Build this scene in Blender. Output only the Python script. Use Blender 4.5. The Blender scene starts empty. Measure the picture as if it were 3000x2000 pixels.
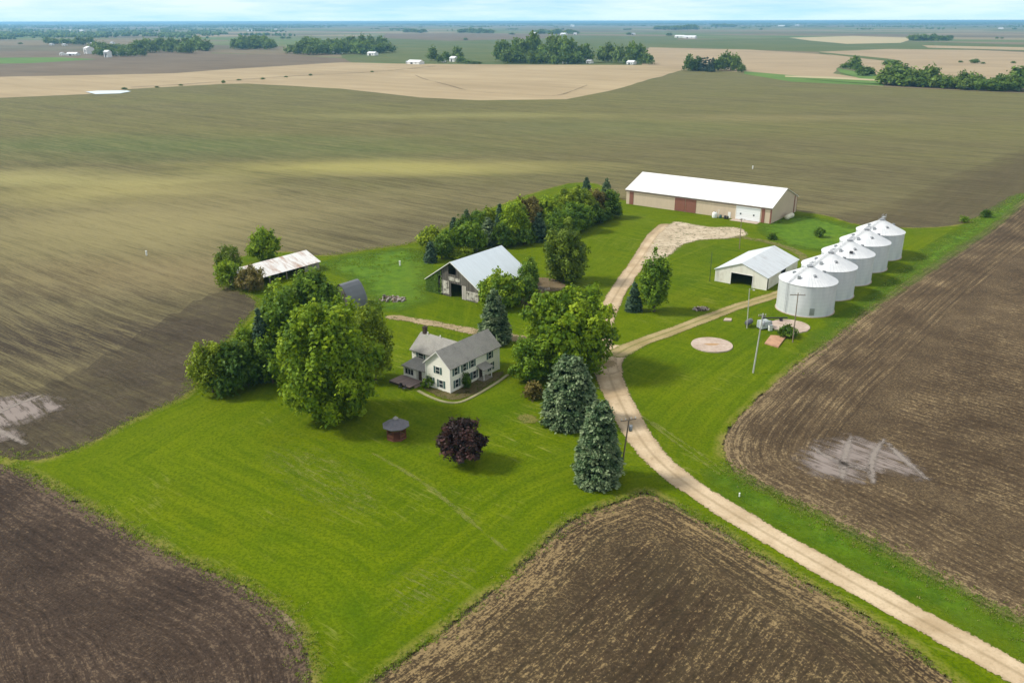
import bpy, math, random
import numpy as np
from mathutils import Matrix, Vector
R = math.radians
sc = bpy.context.scene
C = sc.collection
# ------------------------------------------------------------------ camera
FPX, CAMH, PITCH, ROLL = 2450.0, 66.0, math.atan(938/2450), R(0.10)
cam = bpy.data.cameras.new('camera'); cam_o = bpy.data.objects.new('camera', cam); C.objects.link(cam_o)
cam.sensor_width = 36; cam.lens = 36*FPX/3000; cam.clip_start = 0.5; cam.clip_end = 90000
CM = Matrix.Translation((0, 0, CAMH)) @ Matrix.Rotation(R(90)-PITCH, 4, 'X') @ Matrix.Rotation(-ROLL, 4, 'Z')
cam_o.matrix_world = CM
sc.camera = cam_o
# ------------------------------------------------------------------ world, sun
SUN_AZ = math.atan2(-0.98, 0.04); SUN_EL = R(44)
w = bpy.data.worlds.new("World"); sc.world = w; w.use_nodes = True
nt = w.node_tree; nt.nodes.clear()
sky = nt.nodes.new('ShaderNodeTexSky'); sky.sky_type = 'NISHITA'; sky.sun_disc = False
sky.sun_elevation = SUN_EL; sky.sun_rotation = SUN_AZ % (2*math.pi)
sky.altitude = 100; sky.air_density = 1.3; sky.dust_density = 0.6; sky.ozone_density = 2.2
tc = nt.nodes.new('ShaderNodeTexCoord'); mp = nt.nodes.new('ShaderNodeMapping'); mp.inputs['Scale'].default_value = (3.5, 3.5, 38)
ns = nt.nodes.new('ShaderNodeTexNoise'); ns.inputs['Scale'].default_value = 1.6; ns.inputs['Detail'].default_value = 6; ns.inputs['Roughness'].default_value = 0.6
rp = nt.nodes.new('ShaderNodeValToRGB'); rp.color_ramp.elements[0].position = 0.36; rp.color_ramp.elements[1].position = 0.60
rp.color_ramp.elements[0].color = (0, 0, 0, 1); rp.color_ramp.elements[1].color = (0.85, 0.85, 0.85, 1)
mx = nt.nodes.new('ShaderNodeMix'); mx.data_type = 'RGBA'; mx.inputs[7].default_value = (8.9, 8.4, 7.4, 1)
bg = nt.nodes.new('ShaderNodeBackground'); bg.inputs['Strength'].default_value = 0.115
wo = nt.nodes.new('ShaderNodeOutputWorld')
L = nt.links.new
L(tc.outputs['Generated'], mp.inputs[0]); L(mp.outputs[0], ns.inputs['Vector']); L(ns.outputs[0], rp.inputs[0])
sx = nt.nodes.new('ShaderNodeSeparateXYZ'); L(tc.outputs['Generated'], sx.inputs[0])
hr = nt.nodes.new('ShaderNodeMapRange'); L(sx.outputs[2], hr.inputs[0]); hr.inputs[1].default_value = 0.0; hr.inputs[2].default_value = 0.22; hr.inputs[3].default_value = 0.93; hr.inputs[4].default_value = 0.0
hc = nt.nodes.new('ShaderNodeValToRGB'); L(sx.outputs[2], hc.inputs[0]); e_ = hc.color_ramp.elements; e_[0].position = 0.0; e_[0].color = (.46, .80, .95, 1); e_[1].position = 0.05; e_[1].color = (.36, .68, 1.0, 1)
hs = nt.nodes.new('ShaderNodeVectorMath'); hs.operation = 'SCALE'; hs.inputs['Scale'].default_value = 7.2; L(hc.outputs[0], hs.inputs[0])
hm = nt.nodes.new('ShaderNodeMix'); hm.data_type = 'RGBA'; L(hr.outputs[0], hm.inputs[0]); L(sky.outputs[0], hm.inputs[6]); L(hs.outputs[0], hm.inputs[7])
cf = nt.nodes.new('ShaderNodeMapRange'); L(sx.outputs[2], cf.inputs[0]); cf.inputs[1].default_value = 0.0; cf.inputs[2].default_value = 0.12; cf.inputs[3].default_value = 0.28; cf.inputs[4].default_value = 1.0
cm_ = nt.nodes.new('ShaderNodeMath'); cm_.operation = 'MULTIPLY'; L(rp.outputs[0], cm_.inputs[0]); L(cf.outputs[0], cm_.inputs[1]); L(cm_.outputs[0], mx.inputs[0]); L(hm.outputs[2], mx.inputs[6]); L(mx.outputs[2], bg.inputs[0]); L(bg.outputs[0], wo.inputs[0])
sun = bpy.data.lights.new('sun', 'SUN'); sun.energy = 3.1; sun.angle = R(9); sun.color = (1, 0.95, 0.86)
sun_o = bpy.data.objects.new('sun', sun); C.objects.link(sun_o)
sd_ = Vector((math.sin(SUN_AZ)*math.cos(SUN_EL), math.cos(SUN_AZ)*math.cos(SUN_EL), math.sin(SUN_EL)))
sun_o.rotation_euler = sd_.to_track_quat('Z', 'Y').to_euler(); sun_o.location = (0, 0, 300)
sc.view_settings.view_transform = 'Standard'; sc.view_settings.look = 'None'; sc.view_settings.exposure = 0.48; sc.view_settings.gamma = 1
sc.cycles.max_bounces = 5; sc.cycles.transparent_max_bounces = 24; sc.cycles.volume_bounces = 0
sc.cycles.use_denoising = True

# ------------------------------------------------------------------ helpers: places
CR = CM.to_3x3()
def G(x, y, z=0.5):                      # a point of the 3000 x 2000 survey photo -> ground point
    d = CR @ Vector(((x-1500)/FPX, -(y-1000)/FPX, -1)); t = (z-CAMH)/d.z
    return Vector((d.x*t, d.y*t, z))
K = 3000/2352
def D(x, y, z=0.5): return G(x*K, y*K, z)
def depth(P): return (CM.inverted() @ Vector(P)).z * -1
def height_at(P, ytop):                  # height of something standing at P whose top shows at row ytop
    lo, hi = 0.0, 60.0
    for _ in range(30):
        m = (lo+hi)/2; q = CM.inverted() @ Vector((P[0], P[1], m)); yy = 1000 - FPX*q.y/(-q.z)
        if yy > ytop: lo = m
        else: hi = m
    return lo
TH = R(-37.3)
EX = Vector((math.cos(TH), math.sin(TH), 0)); EY = Vector((-math.sin(TH), math.cos(TH), 0))

# ------------------------------------------------------------------ helpers: objects
def tag(o, label=None, cat=None, group=None, kind=None):
    if label: o['label'] = label
    if cat: o['category'] = cat
    if group: o['group'] = group
    if kind: o['kind'] = kind
    return o
def empty(name, loc, rz=0.0):
    o = bpy.data.objects.new(name, None); C.objects.link(o); o.location = loc; o.rotation_euler = (0, 0, rz); o.empty_display_size = 0.5
    return o
def link(name, me, mat=None, parent=None):
    o = bpy.data.objects.new(name, me); C.objects.link(o)
    if mat and not me.materials: me.materials.append(mat)
    if parent: o.parent = parent
    return o
def mesh_np(name, V, F, attrs=None):
    """V (n,3), F (m,4) or (m,3) arrays"""
    V = np.asarray(V, np.float32); F = np.asarray(F, np.int32)
    me = bpy.data.meshes.new(name); k = F.shape[1]
    me.vertices.add(len(V)); me.vertices.foreach_set('co', V.ravel())
    me.loops.add(F.size); me.loops.foreach_set('vertex_index', F.ravel())
    me.polygons.add(len(F)); me.polygons.foreach_set('loop_start', np.arange(0, F.size, k, dtype=np.int32))
    me.update(calc_edges=True)
    for an, av in (attrs or {}).items():
        a = me.attributes.new(an, 'FLOAT', 'POINT'); a.data.foreach_set('value', np.asarray(av, np.float32))
    return me
class MB:
    def __init__(s, T=None): s.v = []; s.f = []; s.T = T
    def add(s, vs, fs):
        n = len(s.v)
        for q in vs:
            q = Vector(q); s.v.append(tuple(s.T @ q) if s.T else tuple(q))
        s.f += [tuple(n+i for i in f) for f in fs]; return s
    def hexa(s, p):                      # 8 corners: 4 below, 4 above
        return s.add(p, [(3, 2, 1, 0), (4, 5, 6, 7), (0, 1, 5, 4), (1, 2, 6, 5), (2, 3, 7, 6), (3, 0, 4, 7)])
    def box(s, x0, y0, z0, x1, y1, z1):
        return s.hexa([(x0, y0, z0), (x1, y0, z0), (x1, y1, z0), (x0, y1, z0), (x0, y0, z1), (x1, y0, z1), (x1, y1, z1), (x0, y1, z1)])
    def tube(s, a, b, r0, r1=None, n=8):
        a = Vector(a); b = Vector(b); r1 = r0 if r1 is None else r1; d = (b-a).normalized()
        u = d.orthogonal().normalized(); v = d.cross(u); vs = []
        for P, r in ((a, r0), (b, r1)):
            for i in range(n):
                t = 2*math.pi*i/n; vs.append(P+u*r*math.cos(t)+v*r*math.sin(t))
        fs = [(i, (i+1) % n, n+(i+1) % n, n+i) for i in range(n)]+[tuple(range(n-1, -1, -1)), tuple(range(n, 2*n))]
        return s.add(vs, fs)
    def lathe(s, prof, n=32, c=(0, 0), close=False, ph=0.0):
        vs = []; fs = []; m = len(prof)
        for i in range(n):
            t = 2*math.pi*i/n+ph
            for (r, z) in prof: vs.append((c[0]+r*math.cos(t), c[1]+r*math.sin(t), z))
        for i in range(n):
            for j in range(m-1):
                a = i*m+j; b = ((i+1) % n)*m+j; fs.append((a, b, b+1, a+1))
        return s.add(vs, fs)
    def slab(s, quad, th):               # quad of 4 points, thickened downwards
        lo = [(p[0], p[1], p[2]-th) for p in quad]; return s.hexa(lo+list(quad))
    def build(s, name, mat, parent=None, smooth=False, bev=0):
        me = bpy.data.meshes.new(name); me.from_pydata(s.v, [], s.f); me.update()
        if smooth: me.polygons.foreach_set('use_smooth', [True]*len(me.polygons))
        o = link(name, me, mat, parent)
        return o
def noise2(x, y, seed, n=5):             # cheap smooth noise, about -1..1
    rg = np.random.RandomState(seed); o = 0
    for i in range(n):
        a, b, c = rg.rand(3)*6.28; fr = 1.9**i
        o = o + np.sin((x*math.cos(a)+y*math.sin(a))*fr+b+1.3*np.sin((x*math.sin(c)-y*math.cos(c))*fr*.7+c))/(1.45**i)
    return o/2.4

# ------------------------------------------------------------------ helpers: materials
class NT:
    def __init__(s, name):
        s.m = bpy.data.materials.new(name); s.m.use_nodes = True; s.t = s.m.node_tree; s.t.nodes.clear()
        s.out = s.t.nodes.new('ShaderNodeOutputMaterial')
    def n(s, typ, ins=None, **kw):
        o = s.t.nodes.new('ShaderNode'+typ)
        for k, v in kw.items(): setattr(o, k, v)
        for k, v in (ins or {}).items(): s.set(o.inputs[k], v)
        return o
    def set(s, sock, v):
        if isinstance(v, bpy.types.NodeSocket): s.t.links.new(v, sock)
        elif isinstance(v, bpy.types.Node): s.t.links.new(v.outputs[0], sock)
        else:
            if isinstance(v, tuple) and len(v) == 3 and sock.type == 'RGBA': v = v+(1,)
            sock.default_value = v
    def pos(s): return s.n('NewGeometry').outputs['Position']
    def obj(s): return s.n('TexCoord').outputs['Object']
    def map(s, vec, rz=0.0, sc=(1, 1, 1), loc=(0, 0, 0)):
        a = s.n('Mapping', {0: vec, 'Rotation': (0, 0, rz)})
        b = s.n('Mapping', {0: a.outputs[0], 'Scale': sc, 'Location': loc}); return b.outputs[0]
    def noise(s, vec, scale, detail=3, rough=0.55, dist=0.0):
        return s.n('TexNoise', {'Vector': vec, 'Scale': scale, 'Detail': detail, 'Roughness': rough, 'Distortion': dist}).outputs[0]
    def attr(s, name): return s.n('Attribute', attribute_name=name).outputs['Fac']
    def math(s, op, a, b=0.0, c=0.0, clamp=False):
        return s.n('Math', {0: a, 1: b, 2: c}, operation=op, use_clamp=clamp).outputs[0]
    def rng(s, v, a, b, c=0.0, d=1.0): return s.n('MapRange', {0: v, 1: a, 2: b, 3: c, 4: d}).outputs[0]
    def mix(s, f, a, b, mode='MIX'):
        o = s.n('Mix', data_type='RGBA', blend_type=mode); s.set(o.inputs[0], f); s.set(o.inputs[6], a); s.set(o.inputs[7], b); return o.outputs[2]
    def ramp(s, f, els):
        o = s.n('ValToRGB', {0: f}); cr = o.color_ramp
        while len(cr.elements) < len(els): cr.elements.new(0.5)
        for e, (p, c) in zip(cr.elements, els): e.position = p; e.color = c+(1,) if len(c) == 3 else c
        return o.outputs[0]
    def bsdf(s, col, rough=0.85, metal=0.0, bump=None, bstr=0.3, bdist=0.1, alpha=None, spec=0.3):
        b = s.n('BsdfPrincipled', {'Base Color': col, 'Roughness': rough, 'Metallic': metal, 'Specular IOR Level': spec})
        if bump is not None:
            bp = s.n('Bump', {'Height': bump, 'Strength': bstr, 'Distance': bdist}); s.set(b.inputs['Normal'], bp.outputs[0])
        if alpha is not None: s.set(b.inputs['Alpha'], alpha)
        s.t.links.new(b.outputs[0], s.out.inputs[0]); return s.m

def edge_alpha(N, w, fine=1.2, soft=0.12, coarse=0.18):
    """crumbling edge of a ground sheet: signed distance (attribute sd) broken up by noise"""
    p = N.pos(); a = N.noise(p, fine, 4, 0.65); b = N.noise(p, coarse, 2)
    t = N.math('ADD', N.math('MULTIPLY', N.math('SUBTRACT', a, 0.5), w*2.2), N.math('MULTIPLY', N.math('SUBTRACT', b, 0.5), w*1.6))
    return N.rng(N.math('ADD', N.attr('sd'), t), -soft*w, soft*w+0.02)

def soil(name, dark, mid, fleck, ang, amt=0.5, row=0.76, sdrows=0.0, edge=0.8, green=None, patch=1.0, warp=0.25, rim=0):
    N = NT(name); p = N.pos()
    big = N.noise(p, 0.012, 4, 0.6); med = N.noise(p, 0.09, 4, 0.6)
    tone = N.math('ADD', N.math('MULTIPLY', big, 0.65*patch), N.math('MULTIPLY', med, 0.45))
    col = N.mix(N.rng(tone, 0.4, 0.68), dark, mid)
    wv = N.n('Mapping', {0: p, 'Rotation': (0, 0, -ang)}).outputs[0]          # x runs along the rows
    sep = N.n('SeparateXYZ', {0: wv})
    across = N.math('ADD', sep.outputs[1], N.math('MULTIPLY', N.noise(p, 0.03, 2), warp*20))
    if sdrows:
        k = N.rng(N.attr('sd'), sdrows*0.75, sdrows); mm = N.n('Mix', data_type='FLOAT'); N.set(mm.inputs[0], k); N.set(mm.inputs[2], N.attr('sd')); N.set(mm.inputs[3], across); across = mm.outputs[0]
    def rows(per, ph=0.0): return N.math('SINE', N.math('ADD', N.math('MULTIPLY', across, 2*math.pi/per), ph))
    r1 = rows(row*2.0); 
    # streaks along the rows from noise stretched lengthways
    st = N.n('CombineXYZ', {0: N.math('MULTIPLY', sep.outputs[0], 0.10), 1: across}).outputs[0]
    s1 = N.noise(st, 0.9, 4, 0.7); s2 = N.noise(st, 0.28, 3, 0.6)
    col = N.mix(N.rng(s2, 0.35, 0.7, 0.0, 0.45), col, mid)
    fl = N.noise(p, 2.6, 3, 0.85)
    st2 = N.n('CombineXYZ', {0: N.math('MULTIPLY', sep.outputs[0], 0.30), 1: N.math('MULTIPLY', across, 1.5)}).outputs[0]
    fl2 = N.noise(st2, 1.9, 2, 0.8)
    f = N.math('ADD', N.math('MULTIPLY', fl, 0.5), N.math('ADD', N.math('MULTIPLY', fl2, 0.4), N.math('MULTIPLY', r1, 0.018)))
    f = N.math('ADD', f, N.math('MULTIPLY', N.math('SUBTRACT', med, 0.5), 0.22))
    rimn = N.math('MULTIPLY', N.rng(N.attr('sd'), rim+1.5, 0.5), 0.07) if rim else 0.0
    f = N.math('ADD', f, rimn)
    col = N.mix(N.rng(f, 0.480, 0.565, 0.0, amt), col, fleck)
    col = N.mix(N.rng(f, 0.43, 0.36, 0.0, 0.55), col, tuple(x*.45 for x in dark))
    dk = N.rng(N.math('ADD', N.math('MULTIPLY', s1, 0.55), N.math('ADD', N.math('MULTIPLY', fl, 0.30), N.math('MULTIPLY', r1, 0.025))), 0.30, 0.52, 0.66, 1.0)
    col = N.mix(1.0, col, N.n('CombineColor', {0: dk, 1: dk, 2: dk}).outputs[0], 'MULTIPLY')
    if green: col = N.mix(N.math('MULTIPLY', N.rng(N.math('ADD', N.math('MULTIPLY', s2, .5), N.math('MULTIPLY', big, .6)), 0.45, 0.7), green[1]), col, green[0])
    al = edge_alpha(N, edge) if edge else None
    if edge > 5: al = N.math('MULTIPLY', edge_alpha(N, edge, 0.3, 0.8, 0.04), 0.7)
    return N.bsdf(col, 0.95, bump=N.math('ADD', N.math('MULTIPLY', fl, 0.6), N.math('MULTIPLY', r1, 0.08)), bstr=0.5, bdist=0.12, alpha=al, spec=0.15)

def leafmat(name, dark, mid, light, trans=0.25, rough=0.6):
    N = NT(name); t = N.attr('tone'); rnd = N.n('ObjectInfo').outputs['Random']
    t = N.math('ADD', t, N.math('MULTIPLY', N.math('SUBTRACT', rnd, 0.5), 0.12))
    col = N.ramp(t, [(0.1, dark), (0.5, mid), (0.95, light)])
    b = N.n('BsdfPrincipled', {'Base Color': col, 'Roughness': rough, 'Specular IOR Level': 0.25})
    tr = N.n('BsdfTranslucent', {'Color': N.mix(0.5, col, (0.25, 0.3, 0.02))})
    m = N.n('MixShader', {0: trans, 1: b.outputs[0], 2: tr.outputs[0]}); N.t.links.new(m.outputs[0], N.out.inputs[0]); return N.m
def flat(name, col, rough=0.7, metal=0.0, var=0.12, scale=0.8):
    N = NT(name); n = N.noise(N.obj(), scale, 5, 0.65)
    c2 = tuple(x*(1-var*2) for x in col); return N.bsdf(N.mix(N.rng(n, 0.35, 0.65), c2, col), rough, metal)
def ribbed(name, col, axis, per=0.45, rough=0.45, metal=0.1, dirt=None, dirt_amt=0.3, bstr=0.4, dscale=0.25, dth=(0.5, 0.72)):
    """corrugated or ribbed sheet, ribs counted along object axis 0/1/2"""
    N = NT(name); o = N.obj(); sp = N.n('SeparateXYZ', {0: o}); h = N.math('SINE', N.math('MULTIPLY', sp.outputs[axis], 2*math.pi/per))
    h = N.math('POWER', N.math('ABSOLUTE', h), 4.0)
    sc_ = [1, 1, 1]; sc_[axis] = 6.0
    pn = N.map(o, 0, tuple(sc_)); n2 = N.noise(pn, 0.22, 4, 0.65)
    c = N.mix(N.rng(n2, 0.3, 0.7, 0.0, 0.35), col, tuple(x*0.72 for x in col))
    if dirt: c = N.mix(N.math('MULTIPLY', N.rng(N.noise(N.map(o, 0, tuple(1+(k-1)*.4 for k in sc_)), dscale, 5, 0.7), dth[0], dth[1]), dirt_amt), c, dirt)
    return N.bsdf(c, rough, metal, bump=h, bstr=bstr, bdist=0.03)
def boards(name, col, col2, axis=0, per=0.25, amt=0.6, bstr=0.4):
    N = NT(name); o = N.obj(); sp = N.n('SeparateXYZ', {0: o}); q = N.math('MULTIPLY', sp.outputs[axis], 1/per)
    wn = N.n('TexWhiteNoise', noise_dimensions='1D'); N.set(wn.inputs['W'], N.math('FLOOR', q)); fr = N.math('FRACT', q)
    gap = N.math('LESS_THAN', fr, 0.08); n = N.noise(o, 0.7, 5, 0.7)
    t = N.math('ADD', N.math('MULTIPLY', wn.outputs[0], 0.5), N.math('MULTIPLY', n, 0.7))
    c = N.mix(N.math('MULTIPLY', N.rng(t, 0.35, 0.8), amt), col, col2); c = N.mix(N.math('MULTIPLY', gap, 0.5), c, tuple(x*.3 for x in col2))
    return N.bsdf(c, 0.85, bump=fr, bstr=bstr, bdist=0.02)

# ------------------------------------------------------------------ ground sheets with a signed distance attribute
def poly_sd(P, X, Y):
    P = np.asarray(P, float); n = len(P); best = np.full(X.shape, 1e9); ins = np.zeros(X.shape, bool)
    for i in range(n):
        x0, y0 = P[i]; x1, y1 = P[(i+1) % n]; dx, dy = x1-x0, y1-y0; l2 = dx*dx+dy*dy+1e-9
        t = np.clip(((X-x0)*dx+(Y-y0)*dy)/l2, 0, 1); d = np.hypot(X-x0-t*dx, Y-y0-t*dy); best = np.minimum(best, d)
        c = ((y0 > Y) != (y1 > Y)) & (X < (x1-x0)*(Y-y0)/(y1-y0+1e-12)+x0); ins ^= c
    return np.where(ins, best, -best)
def line_sd(P, W, X, Y):                 # distance inside a path of varying half width; second value = across position
    best = np.full(X.shape, -1e9); ac = np.zeros(X.shape)
    for i in range(len(P)-1):
        x0, y0 = P[i]; x1, y1 = P[i+1]; dx, dy = x1-x0, y1-y0; l = math.hypot(dx, dy)
        t = np.clip(((X-x0)*dx+(Y-y0)*dy)/(l*l), 0, 1); s = ((X-x0)*dy-(Y-y0)*dx)/l
        d = np.hypot(X-x0-t*dx, Y-y0-t*dy); hw = W[i]+(W[i+1]-W[i])*t; q = hw-d; m = q > best; best = np.where(m, q, best); ac = np.where(m, np.sign(s)*d, ac)
    return best, ac
def grid_sheet(name, fn, bounds, cell, z, mat, margin=1.5, attrs2=None):
    x0, y0, x1, y1 = bounds; nx = int((x1-x0)/cell)+2; ny = int((y1-y0)/cell)+2
    X, Y = np.meshgrid(x0+np.arange(nx)*cell, y0+np.arange(ny)*cell); r = fn(X, Y)
    sd, ac = r if isinstance(r, tuple) else (r, np.zeros_like(r))
    ok = sd > -margin; cellok = ok[:-1, :-1] | ok[1:, :-1] | ok[:-1, 1:] | ok[1:, 1:]
    I = np.arange(nx*ny).reshape(ny, nx)
    F = np.stack([I[:-1, :-1][cellok], I[:-1, 1:][cellok], I[1:, 1:][cellok], I[1:, :-1][cellok]], 1)
    used, inv = np.unique(F, return_inverse=True); F = inv.reshape(F.shape)
    V = np.stack([X.ravel()[used], Y.ravel()[used], np.full(len(used), z)], 1)
    o = link(name, mesh_np(name, V, F, {'sd': sd.ravel()[used], 'ac': ac.ravel()[used]}), mat); o['kind'] = 'structure'
    return o
def smooth_poly(P, it=2, closed=True):   # corner cutting
    P = [np.array(q[:2], float) for q in P]
    for _ in range(it):
        Q = []; n = len(P)
        for i in range(n if closed else n-1):
            a, b = P[i], P[(i+1) % n]; Q += [a*.75+b*.25, a*.25+b*.75]
        if not closed: Q = [P[0]]+Q+[P[-1]]
        P = Q
    return np.array(P)
def sheet_poly(name, pts, cell, z, mat, it=2, margin=1.5):
    P = smooth_poly(pts, it) if it else np.array([tuple(p[:2]) for p in pts]); b = (P[:, 0].min()-3, P[:, 1].min()-3, P[:, 0].max()+3, P[:, 1].max()+3)
    return grid_sheet(name, lambda X, Y: poly_sd(P, X, Y), b, cell, z, mat, margin), P
def sheet_path(name, pts, hw, cell, z, mat, it=3, margin=1.2):
    P = smooth_poly(pts, it, False); n0 = len(pts); W = np.interp(np.linspace(0, 1, len(P)), np.linspace(0, 1, n0), hw)
    m = max(hw)+3; b = (P[:, 0].min()-m, P[:, 1].min()-m, P[:, 0].max()+m, P[:, 1].max()+m)
    return grid_sheet(name, lambda X, Y: line_sd(P, W, X, Y), b, cell, z, mat, margin)
def far_poly(name, pts, z, mat):         # a far field: flat n-gon with slightly uneven outline
    P = []; n = len(pts); rg = random.Random(len(name)*7+n)
    for i in range(n):
        a = Vector(pts[i]); b = Vector(pts[(i+1) % n]); k = max(1, int((b-a).length/60)); nr = Vector((-(b-a).y, (b-a).x, 0)).normalized()
        for j in range(k): P.append(a.lerp(b, j/k)+nr*rg.uniform(-2.5, 2.5)*(0 if j == 0 else 1))
    me = bpy.data.meshes.new(name); me.from_pydata([(p.x, p.y, z) for p in P], [], [tuple(range(len(P)))]); me.update()
    if me.polygons[0].normal.z < 0: me.flip_normals()
    o = link(name, me, mat); o['kind'] = 'structure'; return o

# ================================================================== GROUND
# base: patchwork of distant fields along the survey grid
N = NT('farmland'); p = N.pos(); q = N.n('Mapping', {0: p, 'Rotation': (0, 0, -TH)}).outputs[0]
q1 = N.n('Mapping', {0: q, 'Scale': (1/820, 1/410, 0), 'Location': (0.35, 0.1, 0)}).outputs[0]
fl = N.n('VectorMath', {0: q1}, operation='FLOOR'); wn = N.n('TexWhiteNoise', {0: fl.outputs[0]}, noise_dimensions='3D')
c = N.ramp(wn.outputs[0], [(0.0, (.095, .115, .04)), (0.2, (.17, .13, .08)), (0.4, (.075, .13, .03)), (0.55, (.27, .21, .13)), (0.7, (.11, .09, .06)), (0.85, (.09, .14, .035))])
c.node.color_ramp.interpolation = 'CONSTANT'
st = N.noise(N.map(q, 0, (0.0015, 0.012, 0)), 1.0, 4, 0.6); blot = N.noise(p, 0.0022, 5, 0.6)
c = N.mix(N.rng(blot, 0.45, 0.7, 0, 0.7), c, (.24, .19, .12)); c = N.mix(N.rng(st, 0.4, 0.7, 0, 0.5), c, (.11, .12, .055))
m_far = N.bsdf(c, 0.95, spec=0.1)
V = []; F = []; rr = [0, 60, 150, 300, 500, 800, 1300, 2200, 4000, 8000, 16000, 42000]; n = 48
V.append((0, 150, 0))
for r_ in rr[1:]:
    for i in range(n): t = 2*math.pi*i/n; V.append((r_*math.cos(t), 150+r_*math.sin(t), 0))
F3 = [(0, 1+i, 1+(i+1) % n) for i in range(n)]
F4 = [(1+k*n+i, 1+(k+1)*n+i, 1+(k+1)*n+(i+1) % n, 1+k*n+(i+1) % n) for k in range(len(rr)-2) for i in range(n)]
me = bpy.data.meshes.new('ground'); me.from_pydata(V, [], F3+F4); me.update(); link('ground', me, m_far)['kind'] = 'structure'

def field_far(name, a, b, ang, fine=0.05):
    N = NT(name); p = N.pos(); q = N.n('Mapping', {0: p, 'Rotation': (0, 0, -ang)}).outputs[0]
    s = N.noise(N.n('Mapping', {0: q, 'Scale': (0.006, 0.05, 0)}).outputs[0], 1.0, 4, 0.6); bl = N.noise(p, 0.006, 4, 0.6)
    t = N.math('ADD', N.math('MULTIPLY', s, 0.5), N.math('MULTIPLY', bl, 0.6)); return N.bsdf(N.mix(N.rng(t, 0.4, 0.7), a, b), 0.95, spec=0.1)
AA = R(90)+TH; AB = TH                    # row angle along EY / along EX
m_tan = field_far('tan_stubble', (.28, .215, .125), (.38, .30, .18), AB)
m_pink = field_far('pale_soil', (.27, .205, .125), (.36, .28, .17), AB)
m_dark = field_far('grey_brown_soil', (.115, .088, .058), (.165, .128, .085), AB)
m_olive = field_far('young_crop', (.065, .098, .025), (.115, .125, .042), AB)
m_green = field_far('pasture', (.07, .14, .03), (.12, .20, .04), AB)
m_pale = field_far('dry_knoll', (.42, .33, .2), (.36, .33, .19), AB)
def FP(name, px, z, mat): return far_poly(name, [G(x, y) for x, y in px], z, mat)
FP('far_field', [(-300, 205), (0, 190), (300, 173), (620, 157), (850, 161), (1010, 172), (1030, 187), (680, 206), (510, 218), (0, 232), (-300, 240)], .30, m_dark)
FP('far_field', [(-300, 158), (0, 150), (330, 150), (620, 152), (620, 158), (300, 173), (0, 189), (-300, 204)], .20, m_dark)
FP('far_field', [(-100, 170), (170, 168), (290, 174), (180, 184), (-100, 188)], .24, m_green)
FP('far_field', [(1000, 110), (1160, 101), (1600, 104), (1980, 107), (2000, 142), (1890, 140), (1895, 190), (1450, 189), (1200, 188), (1000, 172)], .20, m_olive)
FP('far_field', [(1130, 99), (1600, 101), (1640, 112), (1320, 120), (1120, 112)], .26, m_dark)
FP('far_field', [(1880, 190), (1900, 139), (2200, 146), (2420, 160), (2480, 178), (2440, 215), (2580, 236), (2590, 256), (2320, 240), (2180, 216), (1990, 210)], .30, m_pink)
FP('far_field', [(2400, 152), (2600, 144), (2860, 147), (3300, 166), (3300, 262), (2700, 246), (2590, 236), (2540, 200)], .33, m_pink)
FP('far_field', [(1930, 118), (2300, 112), (2800, 125), (3300, 140), (3300, 160), (2850, 145), (2400, 152), (2200, 146), (1900, 138)], .22, m_olive)
FP('far_field', [(2310, 111), (2500, 106), (2680, 112), (2640, 126), (2480, 129), (2380, 120)], .37, m_pale)
FP('far_field', [(-300, 232), (0, 225), (510, 215), (680, 202), (1000, 183), (1191, 187), (1450, 189), (1895, 191), (1960, 196), (2015, 202), (1787, 266), (1659, 291), (1404, 294), (1234, 286), (1000, 260), (723, 245), (638, 247), (383, 261), (255, 276), (0, 287), (-300, 300)], .35, m_tan)
FP('far_field', [(2700, 133), (3000, 139), (3300, 147), (3300, 152), (2950, 146), (2720, 140)], .36, m_tan)
FP('pale_lane', [(2300, 222), (2440, 226), (2600, 235), (2600, 239), (2430, 231), (2300, 226)], .60, m_pale)
FP('pasture_strip', [(2450, 200), (2480, 205), (2600, 226), (2620, 240), (2520, 230), (2460, 212)], .52, m_green)
FP('pasture_strip', [(2180, 209), (2330, 222), (2580, 238), (2590, 252), (2320, 240), (2180, 217)], .50, m_green)
FP('pasture_strip', [(2400, 153), (2600, 172), (2640, 178), (2640, 182), (2590, 178), (2400, 157)], .52, m_olive)
N = NT('pond_water'); m_pond = N.bsdf((.62, .66, .66), 0.15, spec=0.5)
FP('pond', [(250, 270), (285, 267), (370, 266), (384, 269), (350, 275), (280, 277)], .8, m_pond)
# grass waterway lines in the tan field
N = NT('waterway'); m_ww = N.bsdf((.20, .15, .09), 0.95, alpha=N.rng(N.noise(N.pos(), .02, 3), .3, .6))
def ribbon(name, px, wid, z, mat):
    P = smooth_poly([G(x, y) for x, y in px], 2, False); mb = MB()
    for i in range(len(P)-1):
        a, b = P[i], P[i+1]; t = (b-a)/np.linalg.norm(b-a); n_ = np.array([-t[1], t[0]])*wid/2
        mb.add([(*(a-n_), z), (*(b-n_), z), (*(b+n_), z), (*(a+n_), z)], [(0, 1, 2, 3)])
    o = mb.build(name, mat); o['kind'] = 'structure'; return o
ribbon('grass_waterway', [(1217, 221), (1240, 232), (1319, 251), (1360, 264), (1425, 273), (1550, 279), (1629, 283), (1680, 266), (1720, 250)], 1.5, .8, m_ww)
ribbon('field_boundary_strip', [(383, 256), (560, 247), (700, 235), (870, 222), (1000, 217), (1140, 208), (1276, 194)], 4.0, .9, m_ww)
ribbon('field_boundary_strip', [(2360, 232), (2500, 243), (2650, 250), (3000, 268), (3200, 278)], 7.0, .95, m_green)

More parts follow.
